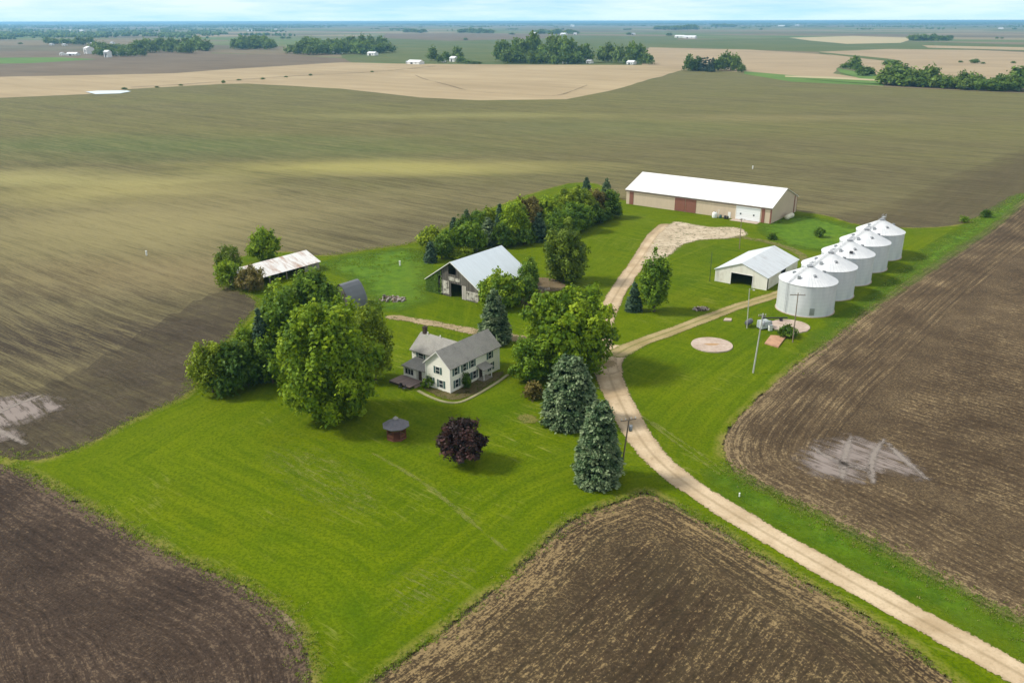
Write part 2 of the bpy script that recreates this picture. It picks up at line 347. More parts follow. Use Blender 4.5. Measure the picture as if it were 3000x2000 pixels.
# the big crop field behind the yard
N = NT('sprouting_field'); p = N.pos(); q = N.n('Mapping', {0: p, 'Rotation': (0, 0, -AB)}).outputs[0]; sp = N.n('SeparateXYZ', {0: q}); wp = N.n('SeparateXYZ', {0: p})
warp = N.math('MULTIPLY', N.noise(p, 0.006, 2), 12.0); acr = N.math('ADD', sp.outputs[1], warp)
st = N.n('CombineXYZ', {0: N.math('MULTIPLY', sp.outputs[0], 0.05), 1: acr}).outputs[0]
s1 = N.noise(st, 0.45, 4, 0.7); s2 = N.noise(st, 0.10, 3, 0.6); s3 = N.noise(st, 2.2, 2, 0.7)
big = N.noise(N.n('Mapping', {0: p, 'Scale': (0.5, 1.0, 1)}).outputs[0], 0.010, 4, 0.55); med = N.noise(p, 0.05, 4, 0.65); fl = N.noise(p, 2.0, 3, 0.85)
c = N.mix(N.rng(med, 0.35, 0.65), (.086, .070, .039), (.128, .106, .058))
dist = N.rng(wp.outputs[1], 170, 520)
gr = N.math('ADD', N.math('MULTIPLY', dist, 0.55), N.math('MULTIPLY', big, 0.9))
c = N.mix(N.rng(gr, 0.42, 1.05, 0.0, 0.80), c, (.150, .150, .042))
c = N.mix(N.rng(s2, 0.4, 0.68, 0, 0.45), c, (.068, .056, .028))
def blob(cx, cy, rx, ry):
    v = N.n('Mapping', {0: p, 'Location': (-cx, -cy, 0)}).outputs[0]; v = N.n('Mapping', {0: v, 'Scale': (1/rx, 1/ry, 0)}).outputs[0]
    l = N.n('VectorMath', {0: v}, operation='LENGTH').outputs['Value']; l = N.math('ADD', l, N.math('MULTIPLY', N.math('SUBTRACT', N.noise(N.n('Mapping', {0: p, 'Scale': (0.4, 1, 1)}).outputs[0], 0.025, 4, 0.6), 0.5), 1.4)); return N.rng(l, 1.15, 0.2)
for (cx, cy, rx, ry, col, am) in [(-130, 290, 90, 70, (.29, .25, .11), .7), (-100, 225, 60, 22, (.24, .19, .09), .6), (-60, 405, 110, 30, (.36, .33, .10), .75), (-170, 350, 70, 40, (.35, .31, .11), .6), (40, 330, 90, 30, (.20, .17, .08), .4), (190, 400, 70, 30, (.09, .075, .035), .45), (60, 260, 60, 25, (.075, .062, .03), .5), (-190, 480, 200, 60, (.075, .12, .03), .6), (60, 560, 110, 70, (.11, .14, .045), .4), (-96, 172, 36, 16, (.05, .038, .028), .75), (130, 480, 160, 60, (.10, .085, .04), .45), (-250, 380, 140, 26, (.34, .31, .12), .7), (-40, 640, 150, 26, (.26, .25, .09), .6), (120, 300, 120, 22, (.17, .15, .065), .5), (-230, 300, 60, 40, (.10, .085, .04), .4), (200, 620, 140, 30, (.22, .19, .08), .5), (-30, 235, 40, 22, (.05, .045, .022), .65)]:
    c = N.mix(N.math('MULTIPLY', blob(cx, cy, rx, ry), am), c, col)  # cloud light and shade painted into the colour, beside crop and soil tones
c = N.mix(N.rng(N.math('ADD', N.math('MULTIPLY', s1, 0.45), N.math('ADD', N.math('MULTIPLY', s3, 0.35), N.math('MULTIPLY', fl, 0.25))), 0.50, 0.62, 0, 0.6), c, (.18, .155, .072))
dk = N.rng(N.math('ADD', N.math('MULTIPLY', s1, 0.35), N.math('ADD', N.math('MULTIPLY', s3, 0.3), N.math('MULTIPLY', fl, 0.35))), 0.40, 0.54, 0.55, 1.05)
c = N.mix(1.0, c, N.n('CombineColor', {0: dk, 1: dk, 2: dk}).outputs[0], 'MULTIPLY')
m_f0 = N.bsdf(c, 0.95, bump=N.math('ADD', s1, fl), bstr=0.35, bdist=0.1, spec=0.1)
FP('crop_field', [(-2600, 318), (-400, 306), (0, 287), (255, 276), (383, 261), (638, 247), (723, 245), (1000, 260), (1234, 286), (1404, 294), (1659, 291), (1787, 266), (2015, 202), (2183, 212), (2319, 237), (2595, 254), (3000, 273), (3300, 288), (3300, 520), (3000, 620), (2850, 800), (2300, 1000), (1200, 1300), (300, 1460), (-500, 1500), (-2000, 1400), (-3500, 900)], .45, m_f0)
Z = .45
# headland tracks at the right of it: darker turned soil
def field_sheet(name, dpx, cell, z, mat, it=2): return sheet_poly(name, [D(x, y) for x, y in dpx], cell, z, mat, it)
N = NT('headland_soil'); q = N.n('Mapping', {0: N.pos(), 'Rotation': (0, 0, -AA)}).outputs[0]
s = N.noise(N.n('Mapping', {0: q, 'Scale': (0.03, 0.8, 0)}).outputs[0], 1.0, 3, 0.7); fl = N.noise(N.pos(), 1.5, 4, 0.7)
c = N.mix(N.rng(s, 0.35, 0.62), (.060, .045, .028), (.13, .10, .06)); c = N.mix(N.rng(fl, 0.5, 0.65, 0, 0.35), c, (.18, .145, .09))
m_head = N.bsdf(c, 0.95, alpha=N.math('MULTIPLY', edge_alpha(N, 10, 0.25, 1.0, 0.05), 0.38), spec=0.1)
field_sheet('headland', [(2400, 330), (2400, 462), (2230, 520), (2100, 532), (1960, 530), (1880, 505), (1960, 490), (2080, 468), (2200, 405)], 3, Z+.02, m_head)
m_left = soil('darker_soil', (.062, .047, .031), (.10, .079, .053), (.21, .17, .11), AB, 0.45, row=0.76, edge=22.0, warp=0.6)  # darker brown tone laid over the field left of the trees
field_sheet('dark_soil_patch', [(600, 690), (560, 655), (470, 690), (300, 800), (120, 900), (-120, 960), (-120, 1070), (60, 1050), (240, 1010), (430, 915), (480, 800)], 2, Z+.03, m_left)

# near fields
m_right = soil('right_field_soil', (.058, .038, .020), (.106, .074, .040), (.31, .23, .12), R(-46), 0.75, rim=4, sdrows=22, edge=0.7)
_, P_right = field_sheet('plowed_field', [(2700, 200), (2352, 453), (2270, 521), (2158, 590), (2046, 666), (1966, 729), (1870, 805), (1806, 852), (1700, 950), (1672, 990), (1660, 1025), (1670, 1062), (1700, 1092), (1760, 1125), (1850, 1170), (2000, 1250), (2150, 1332), (2352, 1436), (2700, 1620), (3600, 1500), (3400, 600)], 1.5, Z+.04, m_right)
m_mid = soil('middle_field_soil', (.038, .024, .013), (.068, .045, .024), (.33, .235, .11), AA, 0.80, rim=5, green=((.075, .070, .03), .2), sdrows=9, edge=0.8)
field_sheet('plowed_field', [(830, 1590), (920, 1522), (1010, 1458), (1105, 1382), (1200, 1300), (1270, 1232), (1320, 1192), (1380, 1168), (1440, 1148), (1478, 1132), (1515, 1145), (1600, 1190), (1700, 1250), (1800, 1312), (1960, 1400), (2080, 1475), (2150, 1540), (2250, 1610), (2500, 1800), (2300, 2200), (700, 2200), (600, 1800)], 1.2, Z+.04, m_mid)
m_low = soil('lower_field_soil', (.034, .0225, .0155), (.066, .045, .031), (.21, .15, .095), R(-40), 0.5, rim=2, sdrows=14, edge=0.7, warp=1.2)
field_sheet('plowed_field', [(-200, 1030), (0, 1068), (60, 1092), (200, 1168), (330, 1242), (450, 1302), (560, 1348), (630, 1395), (680, 1450), (705, 1510), (715, 1580), (700, 1900), (-500, 2000)], 1.2, Z+.04, m_low)

# ------------------------------------------------------------------ lawn
N = NT('lawn_grass'); p = N.pos(); sd = N.attr('sd')
big = N.noise(p, 0.03, 4, 0.6); med = N.noise(p, 0.22, 4, 0.65); fi = N.noise(p, 2.2, 4, 0.8)
c = N.mix(N.rng(N.math('ADD', N.math('MULTIPLY', big, 0.6), N.math('MULTIPLY', med, 0.4)), 0.38, 0.62), (.050, .095, .001), (.102, .148, .0012))
wob = N.math('MULTIPLY', N.noise(p, 0.05, 2), 6.0); per = 2*math.pi/1.45
k1 = N.math('SINE', N.math('MULTIPLY', N.math('ADD', sd, N.math('MULTIPLY', wob, 0.25)), per))
q = N.n('Mapping', {0: p, 'Rotation': (0, 0, R(40))}).outputs[0]; sp = N.n('SeparateXYZ', {0: q})
k2 = N.math('SINE', N.math('MULTIPLY', N.math('ADD', sp.outputs[1], wob), per*0.8))
wv = N.noise(p, 0.06, 2); a1 = N.rng(wv, 0.4, 0.62, 0.25, 1.0)
km = N.n('Mix', data_type='FLOAT'); N.set(km.inputs[0], N.rng(sd, 12, 24)); N.set(km.inputs[2], k1); N.set(km.inputs[3], k2)
k3 = N.math('SINE', N.math('MULTIPLY', N.math('ADD', sd, N.math('MULTIPLY', wob, 0.5)), 2*math.pi/4.6))
k4 = N.math('SINE', N.math('MULTIPLY', N.math('ADD', sp.outputs[1], N.math('MULTIPLY', wob, 1.5)), 2*math.pi/4.2))
km2 = N.n('Mix', data_type='FLOAT'); N.set(km2.inputs[0], N.rng(sd, 12, 24)); N.set(km2.inputs[2], k3); N.set(km2.inputs[3], k4)
str_ = N.math('MULTIPLY', N.math('ADD', N.math('MULTIPLY', km.outputs[0], .6), N.math('MULTIPLY', km2.outputs[0], .7)), a1)
sn = N.noise(N.n('CombineXYZ', {0: N.math('MULTIPLY', sp.outputs[0], 0.08), 1: N.math('MULTIPLY', sd, 1.0), 2: 0.0}).outputs[0], 0.8, 3, 0.7)
c = N.mix(N.rng(str_, -1, 1, 0, 0.65), c, (.138, .180, .002)); c = N.mix(N.rng(sn, 0.45, 0.7, 0, 0.6), c, (.145, .182, .003))
c = N.mix(N.rng(N.noise(N.n('Mapping', {0: p, 'Location': (31, 7, 0)}).outputs[0], 0.035, 3, 0.6), 0.53, 0.72, 0, 0.65), c, (.130, .150, .002))
c = N.mix(N.rng(N.noise(N.n('Mapping', {0: p, 'Location': (131, 57, 0)}).outputs[0], 0.05, 4, 0.6), 0.55, 0.75, 0, 0.5), c, (.030, .088, .002))
c = N.mix(N.rng(fi, 0.38, 0.58, 0.6, 0.0), c, (.030, .062, .001))
sb = N.noise(N.n('CombineXYZ', {0: N.math('MULTIPLY', sp.outputs[0], 0.12), 1: sp.outputs[1], 2: 3.0}).outputs[0], 1.6, 3, 0.75)
c = N.mix(N.math('MULTIPLY', N.rng(sb, 0.56, 0.70, 0, 0.40), N.rng(N.noise(N.n('Mapping', {0: p, 'Location': (-40, 90, 0)}).outputs[0], 0.045, 2), 0.50, 0.60)), c, (.33, .31, .09))
c = N.mix(N.math('MULTIPLY', N.rng(sd, 1.8, 0.2), N.rng(N.math('ADD', N.math('MULTIPLY', med, .5), N.math('MULTIPLY', fi, .5)), 0.44, 0.56)), c, (.19, .17, .045))
m_lawn = N.bsdf(c, 0.9, bump=fi, bstr=0.7, bdist=0.10, alpha=edge_alpha(N, 1.1, 1.6), spec=0.03)
lawn_px = [(62, 1060), (150, 1043), (240, 1000), (330, 950), (440, 905), (455, 850), (500, 800), (560, 740), (597, 700), (560, 672), (500, 650), (498, 605), (560, 585), (650, 575), (740, 590), (850, 572), (960, 558), (1030, 515), (1120, 480), (1230, 440), (1330, 415), (1400, 428), (1440, 470), (1600, 440), (1822, 484), (1900, 494), (1974, 519), (2090, 524), (2166, 521), (2226, 512), (2352, 434), (2700, 190), (2750, 210), (2352, 455), (2270, 523), (2158, 592), (2046, 668), (1966, 731), (1870, 807), (1806, 854), (1700, 952), (1670, 990), (1658, 1025), (1668, 1064), (1698, 1095), (1760, 1128), (1850, 1173), (2000, 1253), (2150, 1335), (2352, 1439), (2700, 1630), (2700, 1800), (2500, 1800), (2250, 1608), (2150, 1535), (2080, 1470), (1960, 1397), (1800, 1307), (1700, 1245), (1600, 1185), (1515, 1140), (1478, 1126), (1440, 1142), (1380, 1162), (1320, 1186), (1270, 1226), (1200, 1294), (1105, 1376), (1010, 1452), (920, 1516), (830, 1584), (790, 1700), (710, 1700), (720, 1580), (708, 1508), (684, 1445), (635, 1390), (562, 1343), (450, 1297), (330, 1237), (200, 1163), (110, 1110), (64, 1085), (0, 1064), (-200, 1028), (-200, 1012), (0, 1046)]
P_lawn = smooth_poly([D(x, y) for x, y in lawn_px], 1)
lawn = grid_sheet('lawn', lambda X, Y: poly_sd(P_lawn, X, Y), (-110, 45, 175, 440), 1.0, Z+.06, m_lawn, 2.0)

# rougher, bluer meadow grass in the old barn yard and along the verges
N = NT('meadow_grass'); p = N.pos(); med = N.noise(p, 0.35, 5, 0.7); fi = N.noise(p, 1.6, 4, 0.75); big = N.noise(p, 0.06, 3)
c = N.mix(N.rng(med, 0.36, 0.64), (.045, .110, .002), (.098, .185, .002)); c = N.mix(N.rng(big, 0.45, 0.7, 0, 0.6), c, (.105, .165, .004)); c = N.mix(N.rng(fi, 0.52, 0.7, 0, 0.4), c, (.14, .19, .03)); c = N.mix(N.rng(fi, 0.3, 0.46, 0.5, 0), c, (.018, .055, .002))
m_meadow = N.bsdf(c, 0.9, bump=N.math('ADD', med, fi), bstr=0.8, bdist=0.25, alpha=edge_alpha(N, 3.5, 0.5, 1.2), spec=0.15)
sheet_poly('meadow', [D(x, y) for x, y in [(745, 600), (850, 582), (955, 570), (985, 610), (975, 660), (1000, 690), (950, 700), (900, 715), (870, 700), (820, 640), (760, 620)]], 1.0, Z+.08, m_meadow)
sheet_poly('meadow', [D(x, y) for x, y in [(1650, 1075), (1700, 1100), (1850, 1178), (2000, 1258), (2150, 1340), (2352, 1444), (2600, 1570), (2600, 1700), (2352, 1505), (2150, 1400), (2000, 1318), (1850, 1235), (1700, 1150), (1640, 1100)]], 1.0, Z+.08, m_meadow)
sheet_poly('meadow', [D(x, y) for x, y in [(1925, 745), (2060, 662), (2170, 590), (2270, 525), (2352, 457), (2352, 440), (2240, 512), (2150, 560), (2090, 620), (2000, 690), (1930, 728), (1870, 780), (1840, 815)]], 1.2, Z+.08, m_meadow)
sheet_poly('meadow', [D(x, y) for x, y in [(1740, 512), (1840, 492), (1960, 522), (2060, 540), (1990, 560), (1900, 580), (1780, 560)]], 1.2, Z+.08, m_meadow)

# ------------------------------------------------------------------ gravel drive, tracks, bare patches
def gravelmat(name, a, b, dark, edge, tracks=None, alpha_mul=1.0, grass=None, fine=2.0):
    N = NT(name); p = N.pos(); n1 = N.noise(p, 0.15, 4, 0.6); n2 = N.noise(p, 3.0, 4, 0.75); n3 = N.noise(p, 0.7, 5, 0.75)
    c = N.mix(N.rng(n1, 0.35, 0.65), a, b); c = N.mix(N.rng(n2, 0.35, 0.5, 0.35, 0), c, dark); c = N.mix(N.rng(n3, 0.55, 0.7, 0, 0.4), c, dark)
    al = edge_alpha(N, edge, fine)
    if tracks:
        ac = N.math('ADD', N.math('ABSOLUTE', N.attr('ac')), N.math('MULTIPLY', N.math('SUBTRACT', n3, 0.5), 0.25))
        mid = N.rng(ac, 0.10, 0.38, 1, 0); sh = N.rng(ac, 1.55, 2.1)
        c = N.mix(N.math('MULTIPLY', N.math('MAXIMUM', mid, sh), N.rng(n3, 0.36, 0.58, 0.35, tracks)), c, dark)
    if grass:
        g = N.rng(N.math('ADD', N.math('MULTIPLY', n3, 0.6), N.math('MULTIPLY', n2, 0.4)), grass, grass+0.08); al = N.math('MULTIPLY', al, N.math('SUBTRACT', 1.0, g))
    if alpha_mul < 1: al = N.math('MULTIPLY', al, alpha_mul)
    return N.bsdf(c, 0.95, bump=n2, bstr=0.4, bdist=0.05, alpha=al, spec=0.15)
m_drive = gravelmat('gravel', (.37, .275, .165), (.53, .42, .28), (.24, .18, .10), 0.65, tracks=0.6)
drive = [(2520, 1660), (2352, 1552), (2210, 1475), (2078, 1403), (1950, 1333), (1823, 1262), (1690, 1184), (1568, 1107), (1500, 1048), (1458, 990), (1428, 930), (1404, 880), (1396, 850), (1404, 825), (1425, 800)]
sheet_path('gravel_drive', [D(x, y) for x, y in drive], [2.1]*8+[2.2, 2.4, 2.5, 2.6, 2.7, 2.4, 1.9], 0.5, Z+.12, m_drive)
sheet_path('gravel_drive', [D(x, y) for x, y in [(1396, 850), (1385, 815), (1378, 780), (1385, 740), (1402, 700), (1425, 660), (1455, 618), (1480, 585), (1502, 550), (1535, 520)]], [2.2, 2.4, 2.4, 2.3, 2.2, 2.2, 2.3, 2.8, 3.6, 3.6], 0.5, Z+.13, m_drive)
m_apron = gravelmat('apron_gravel', (.38, .31, .21), (.52, .44, .32), (.24, .19, .115), 1.9, grass=0.52)
sheet_poly('gravel_apron', [D(x, y) for x, y in [(1474, 604), (1492, 570), (1514, 538), (1534, 516), (1556, 508), (1590, 517), (1640, 523), (1695, 522), (1716, 534), (1706, 545), (1660, 548), (1606, 551), (1566, 562), (1535, 586), (1508, 612), (1480, 634)]], 0.6, Z+.14, m_apron)
m_track = gravelmat('worn_track', (.26, .205, .09), (.35, .28, .14), (.13, .14, .03), 0.7, tracks=0.95, grass=0.60)
sheet_path('dirt_track', [D(x, y) for x, y in [(1420, 812), (1450, 795), (1490, 780), (1560, 755), (1640, 724), (1700, 702), (1760, 685), (1800, 670)]], [2.4, 2.2, 1.9, 1.8, 1.8, 1.8, 1.7, 1.4], 0.5, Z+.15, m_track)
m_faint = gravelmat('faint_track', (.17, .16, .05), (.22, .19, .07), (.11, .13, .02), 1.0, grass=0.50, alpha_mul=0.75)
sheet_path('dirt_track', [D(x, y) for x, y in [(1700, 545), (1760, 555), (1820, 572), (1850, 592), (1850, 620)]], [1.8, 1.6, 1.5, 1.3, 1.0], 0.6, Z+.15, m_faint)
sheet_path('dirt_track', [D(x, y) for x, y in [(900, 728), (960, 737), (1020, 748), (1075, 760), (1120, 770), (1200, 778), (1300, 800), (1390, 835)]], [1.2, 1.5, 1.6, 1.6, 1.8, 2.2, 2.4, 2.2], 0.6, Z+.15, gravelmat('lane_dirt', (.24, .18, .09), (.36, .28, .17), (.11, .11, .03), 1.3, grass=0.525))
sheet_poly('bare_ground', [D(x, y) for x, y in [(1195, 640), (1250, 636), (1300, 650), (1290, 668), (1240, 672), (1225, 700), (1195, 712)]], 0.6, Z+.15, gravelmat('yard_dirt', (.13, .095, .05), (.19, .14, .08), (.07, .065, .02), 1.2, grass=0.56))
sheet_poly('bare_ground', [D(x, y) for x, y in [(1183, 955), (1225, 952), (1240, 968), (1205, 976)]], 0.4, Z+.15, gravelmat('worn_grass', (.17, .17, .04), (.21, .19, .05), (.11, .14, .01), 1.0, grass=0.54, alpha_mul=.7))
# faint worn lines and scuffed dry grass on the front lawn
m_wl = gravelmat('worn_line', (.22, .24, .05), (.28, .28, .08), (.12, .16, .01), 0.5, grass=0.49, alpha_mul=.38)
sheet_path('worn_line', [D(x, y) for x, y in [(858, 1042), (890, 1060), (930, 1082), (1000, 1128), (1090, 1205), (1160, 1262)]], [.35]*6, 0.3, Z+.14, m_wl)
sheet_path('worn_line', [D(x, y) for x, y in [(1500, 970), (1560, 1010), (1620, 1050), (1660, 1082)]], [.3]*4, 0.3, Z+.14, m_wl)
sheet_path('worn_line', [D(x, y) for x, y in [(1480, 960), (1540, 1008), (1600, 1050), (1650, 1088)]], [.3]*4, 0.3, Z+.143, m_wl)
N = NT('scuffed_grass'); p = N.pos(); q = N.n('Mapping', {0: p, 'Rotation': (0, 0, R(40))}).outputs[0]
s = N.noise(N.n('Mapping', {0: q, 'Scale': (0.22, 2.4, 0)}).outputs[0], 1.0, 3, 0.75); n1 = N.noise(p, 1.1, 3, .8)
m_sg = N.bsdf((.30, .29, .10), 0.95, alpha=N.math('MULTIPLY', edge_alpha(N, 6.0, 0.3, 0.6), N.rng(N.math('ADD', N.math('MULTIPLY', s, .7), N.math('MULTIPLY', n1, .3)), 0.50, 0.62, 0.0, 0.38)), spec=.03)
sheet_poly('scuffed_grass', [D(x, y) for x, y in [(600, 1040), (680, 1030), (760, 1050), (830, 1100), (850, 1180), (780, 1170), (700, 1120)]], 0.6, Z+.10, m_sg)
sheet_poly('scuffed_grass', [D(x, y) for x, y in [(900, 1330), (1000, 1290), (1080, 1300), (1000, 1390), (900, 1420)]], 0.6, Z+.10, m_sg)
# dried silt on the fields, with wheel tracks through it
N = NT('dried_silt'); p = N.pos(); q = N.n('Mapping', {0: p, 'Rotation': (0, 0, R(46))}).outputs[0]
s = N.noise(N.n('Mapping', {0: q, 'Scale': (0.10, 1.0, 0)}).outputs[0], 0.9, 4, 0.65); n1 = N.noise(p, 0.25, 3)
al = N.math('MULTIPLY', edge_alpha(N, 3.0, 0.6, 0.5), N.rng(N.math('ADD', N.math('MULTIPLY', s, .8), N.math('MULTIPLY', n1, .3)), 0.45, 0.575, 0.04, 0.95))
m_silt = N.bsdf(N.mix(n1, (.19, .155, .135), (.27, .23, .205)), 0.9, alpha=al, spec=0.15)
sheet_poly('dried_silt', [D(x, y) for x, y in [(1835, 1060), (1870, 1030), (1920, 1010), (1955, 998), (2010, 1012), (2050, 1030), (2090, 1062), (2130, 1098), (2060, 1085), (2010, 1082), (1960, 1100), (1920, 1100), (1870, 1085)]], 0.7, Z+.10, m_silt)
sheet_poly('dried_silt', [D(x, y) for x, y in [(-60, 925), (60, 905), (160, 930), (110, 945), (40, 975), (30, 1010), (-60, 1000)]], 0.7, Z+.10, m_silt)
N = NT('silt_track'); m_st = N.bsdf((.25, .215, .185), 0.9, alpha=N.math('MULTIPLY', edge_alpha(N, 0.6, 1.5, 0.5), 0.85))
for px in ([(1955, 1002), (1945, 1030), (1938, 1060), (1935, 1098)], [(2030, 1010), (2008, 1040), (2000, 1070), (2006, 1108)], [(1870, 1030), (1900, 1050), (1945, 1068), (1990, 1078)], [(2040, 1020), (2075, 1055), (2130, 1100)], [(-60, 955), (0, 990), (60, 1020)], [(-60, 985), (20, 935), (90, 910)]):
    sheet_path('wheel_track', [D(x, y) for x, y in px], [0.35]+[0.5]*(len(px)-2)+[0.3], 0.4, Z+.13, m_st)
# concrete bin pads
N = NT('pad_concrete'); n = N.noise(N.pos(), 0.6, 5, 0.7); n2 = N.noise(N.pos(), 0.25, 3); m_pad = N.bsdf(N.mix(N.rng(n, 0.35, 0.65), (.34, .26, .20), (.48, .39, .32)), 0.9, bump=n, bstr=.2)
def disc(name, c, r, z0, z1, mat, rg, jit=0.0, n=48):
    mb = MB(); ang = [2*math.pi*i/n for i in range(n)]; rr = [r*(1+rg.uniform(-jit, jit)) for _ in ang]
    vs = [(c[0]+q*math.cos(a), c[1]+q*math.sin(a), z0) for a, q in zip(ang, rr)]+[(c[0]+(q-.05)*math.cos(a), c[1]+(q-.05)*math.sin(a), z1) for a, q in zip(ang, rr)]
    mb.add(vs, [tuple(range(n, 2*n))]+[(i, (i+1) % n, n+(i+1) % n, n+i) for i in range(n)]); return mb.build(name, mat)
rg = random.Random(3)
c = D(1635, 793); o = disc('concrete_pad', c, 4.45, .3, Z+.30, m_pad, rg, 0.01); tag(o, 'round pale concrete bin pad with a brown stain, alone in the grass', 'concrete pad')
N = NT('rust_stain'); m_rust = N.bsdf(N.mix(N.noise(N.obj(), 2, 4), (.42, .27, .12), (.30, .17, .08)), 0.9)
mb = MB(); vs = [(c.x+1.6*math.cos(a)*(1+.2*math.sin(3*a)), c.y+.55*math.sin(a), Z+.306) for a in [2*math.pi*i/16 for i in range(16)]]; mb.add(vs, [tuple(range(16))]); mb.build('rust_stain', m_rust, o)
c = D(1813, 750); tag(disc('concrete_pad', c, 4.5, .3, Z+.28, m_pad, rg, 0.03), 'round pinkish concrete pad just in front of the nearest grain bin', 'concrete pad')
q = [D(1756, 790), D(1787, 799), D(1806, 774), D(1770, 772)]
m_slab = flat('rusty_slab', (.47, .27, .16), .9, var=.15)
mb = MB().hexa([(a.x, a.y, .3) for a in q]+[(a.x, a.y, Z+.35) for a in q]); tag(mb.build('concrete_slab', m_slab), 'rust stained rectangular slab lying near the pole by the bins', 'slab')
# curved walk and planting bed round the house
m_walk = flat('walk_concrete', (.30, .28, .15), .9)
walk = [(1225, 1145), (1256, 1162), (1301, 1179), (1345, 1182), (1390, 1161), (1439, 1132), (1470, 1112), (1488, 1098)]
P = smooth_poly([G(x, y) for x, y in walk], 3, False); mb = MB()
for i in range(len(P)-1):
    a, b = P[i], P[i+1]; t = (b-a)/np.linalg.norm(b-a); nn = np.array([-t[1], t[0]])*.30
    mb.hexa([(*(a-nn), .3), (*(b-nn), .3), (*(b+nn), .3), (*(a+nn), .3), (*(a-nn), Z+.2), (*(b-nn), Z+.2), (*(b+nn), Z+.2), (*(a+nn), Z+.2)])
mb.build('garden_path', m_walk)['kind'] = 'structure'
m_bed = gravelmat('bed_mulch', (.075, .06, .025), (.115, .095, .04), (.045, .075, .008), 0.9, grass=0.52)
sheet_poly('planting_bed', [G(x, y) for x, y in [(1240, 1130), (1262, 1155), (1305, 1172), (1345, 1174), (1385, 1156), (1435, 1127), (1475, 1098), (1470, 1086), (1400, 1110), (1320, 1145)]], 0.4, Z+.14, m_bed, 1)
# ================================================================== BUILDINGS
Z0 = Z+.05
def wall_strip(mb, u0, u1, top, ops, place, th):
    """upright wall from u0 to u1 whose height follows top(u), with openings (ua,ub,za,zb); place(u,z,d)->xyz with d the depth 0..th"""
    br = sorted(set([u0, u1]+[o for q in ops for o in q[:2]]+top[1]));  br = [b for b in br if u0 <= b <= u1]; f = top[0]
    for a, b in zip(br[:-1], br[1:]):
        m = (a+b)/2; cuts = sorted([(q[2], q[3]) for q in ops if q[0] <= m <= q[1]]); z = 0.0; segs = []
        for za, zb in cuts:
            if za > z+.001: segs.append((z, za))
            z = zb
        segs.append((z, None))
        for za, zb in segs:
            ta, tb = (f(a), f(b)) if zb is None else (zb, zb)
            mb.hexa([place(a, za, 0), place(b, za, 0), place(b, za, th), place(a, za, th), place(a, ta, 0), place(b, tb, 0), place(b, tb, th), place(a, ta, th)])
def gable_house(T, x0, x1, y0, y1, zl, zr, zp, xp=None, front=(), back=(), left=(), right=(), th=.18, skip=()):
    """walls of a block whose ridge runs along y; openings per wall. returns MB"""
    mb = MB(T); xp = (x0+x1)/2 if xp is None else xp
    f = lambda x: zl+(zp-zl)*(x-x0)/(xp-x0) if x <= xp else zr+(zp-zr)*(x1-x)/(x1-xp)
    g = lambda x: f(x)-.02
    if 'front' not in skip: wall_strip(mb, x0, x1, (g, [xp]), list(front), lambda u, z, d: (u, y0+d, z), th)
    if 'back' not in skip: wall_strip(mb, x0, x1, (g, [xp]), list(back), lambda u, z, d: (u, y1-d, z), th)
    if 'left' not in skip: wall_strip(mb, y0+th+.003, y1-th-.003, (lambda u: zl-.02, []), list(left), lambda u, z, d: (x0+d, u, z), th)
    if 'right' not in skip: wall_strip(mb, y0+th+.003, y1-th-.003, (lambda u: zr-.02, []), list(right), lambda u, z, d: (x1-d, u, z), th)
    return mb
def gable_roof(T, x0, x1, y0, y1, zl, zr, zp, xp=None, oh=.4, ohy=.35, th=.14):
    mb = MB(T); xp = (x0+x1)/2 if xp is None else xp
    for xe, ze, s in ((x0, zl, -1), (x1, zr, 1)):
        k = (zp-ze)/abs(xp-xe); E = xe+s*oh; ez = ze-k*oh+th; pz = zp+th
        mb.hexa([(E, y0-ohy, ez-th), (xp, y0-ohy, pz-th), (xp, y1+ohy, pz-th), (E, y1+ohy, ez-th), (E, y0-ohy, ez), (xp, y0-ohy, pz), (xp, y1+ohy, pz), (E, y1+ohy, ez)])
    return mb
ROT = lambda a: Matrix.Rotation(a, 4, 'Z')
m_side = boards('white_siding', (.90, .88, .78), (.83, .81, .71), 2, .16, .5, .5)
m_shingle = None
N = NT('grey_shingles'); o_ = N.obj(); n1 = N.noise(o_, 0.5, 5, .7); n2 = N.noise(o_, 5, 3, .8); sp = N.n('SeparateXYZ', {0: o_}); cr = N.math('FRACT', N.math('MULTIPLY', sp.outputs[2], 5.0))
c = N.mix(N.rng(n1, .35, .65), (.20, .19, .17), (.295, .28, .245)); c = N.mix(N.rng(n2, .45, .62, 0, .5), c, (.34, .34, .32)); c = N.mix(N.rng(n1, .56, .7, 0, .5), c, (.17, .19, .14)); m_shingle = N.bsdf(c, .95, bump=cr, bstr=.4, bdist=.02)
m_glass = flat('window_glass', (.025, .035, .04), .12, var=.0)
m_trim = flat('white_trim', (.78, .77, .72), .6, var=.04)
m_shut = flat('green_shutter', (.075, .135, .125), .6, var=.1)
m_darkwood = boards('door_wood', (.09, .065, .05), (.04, .03, .025), 0, .15)
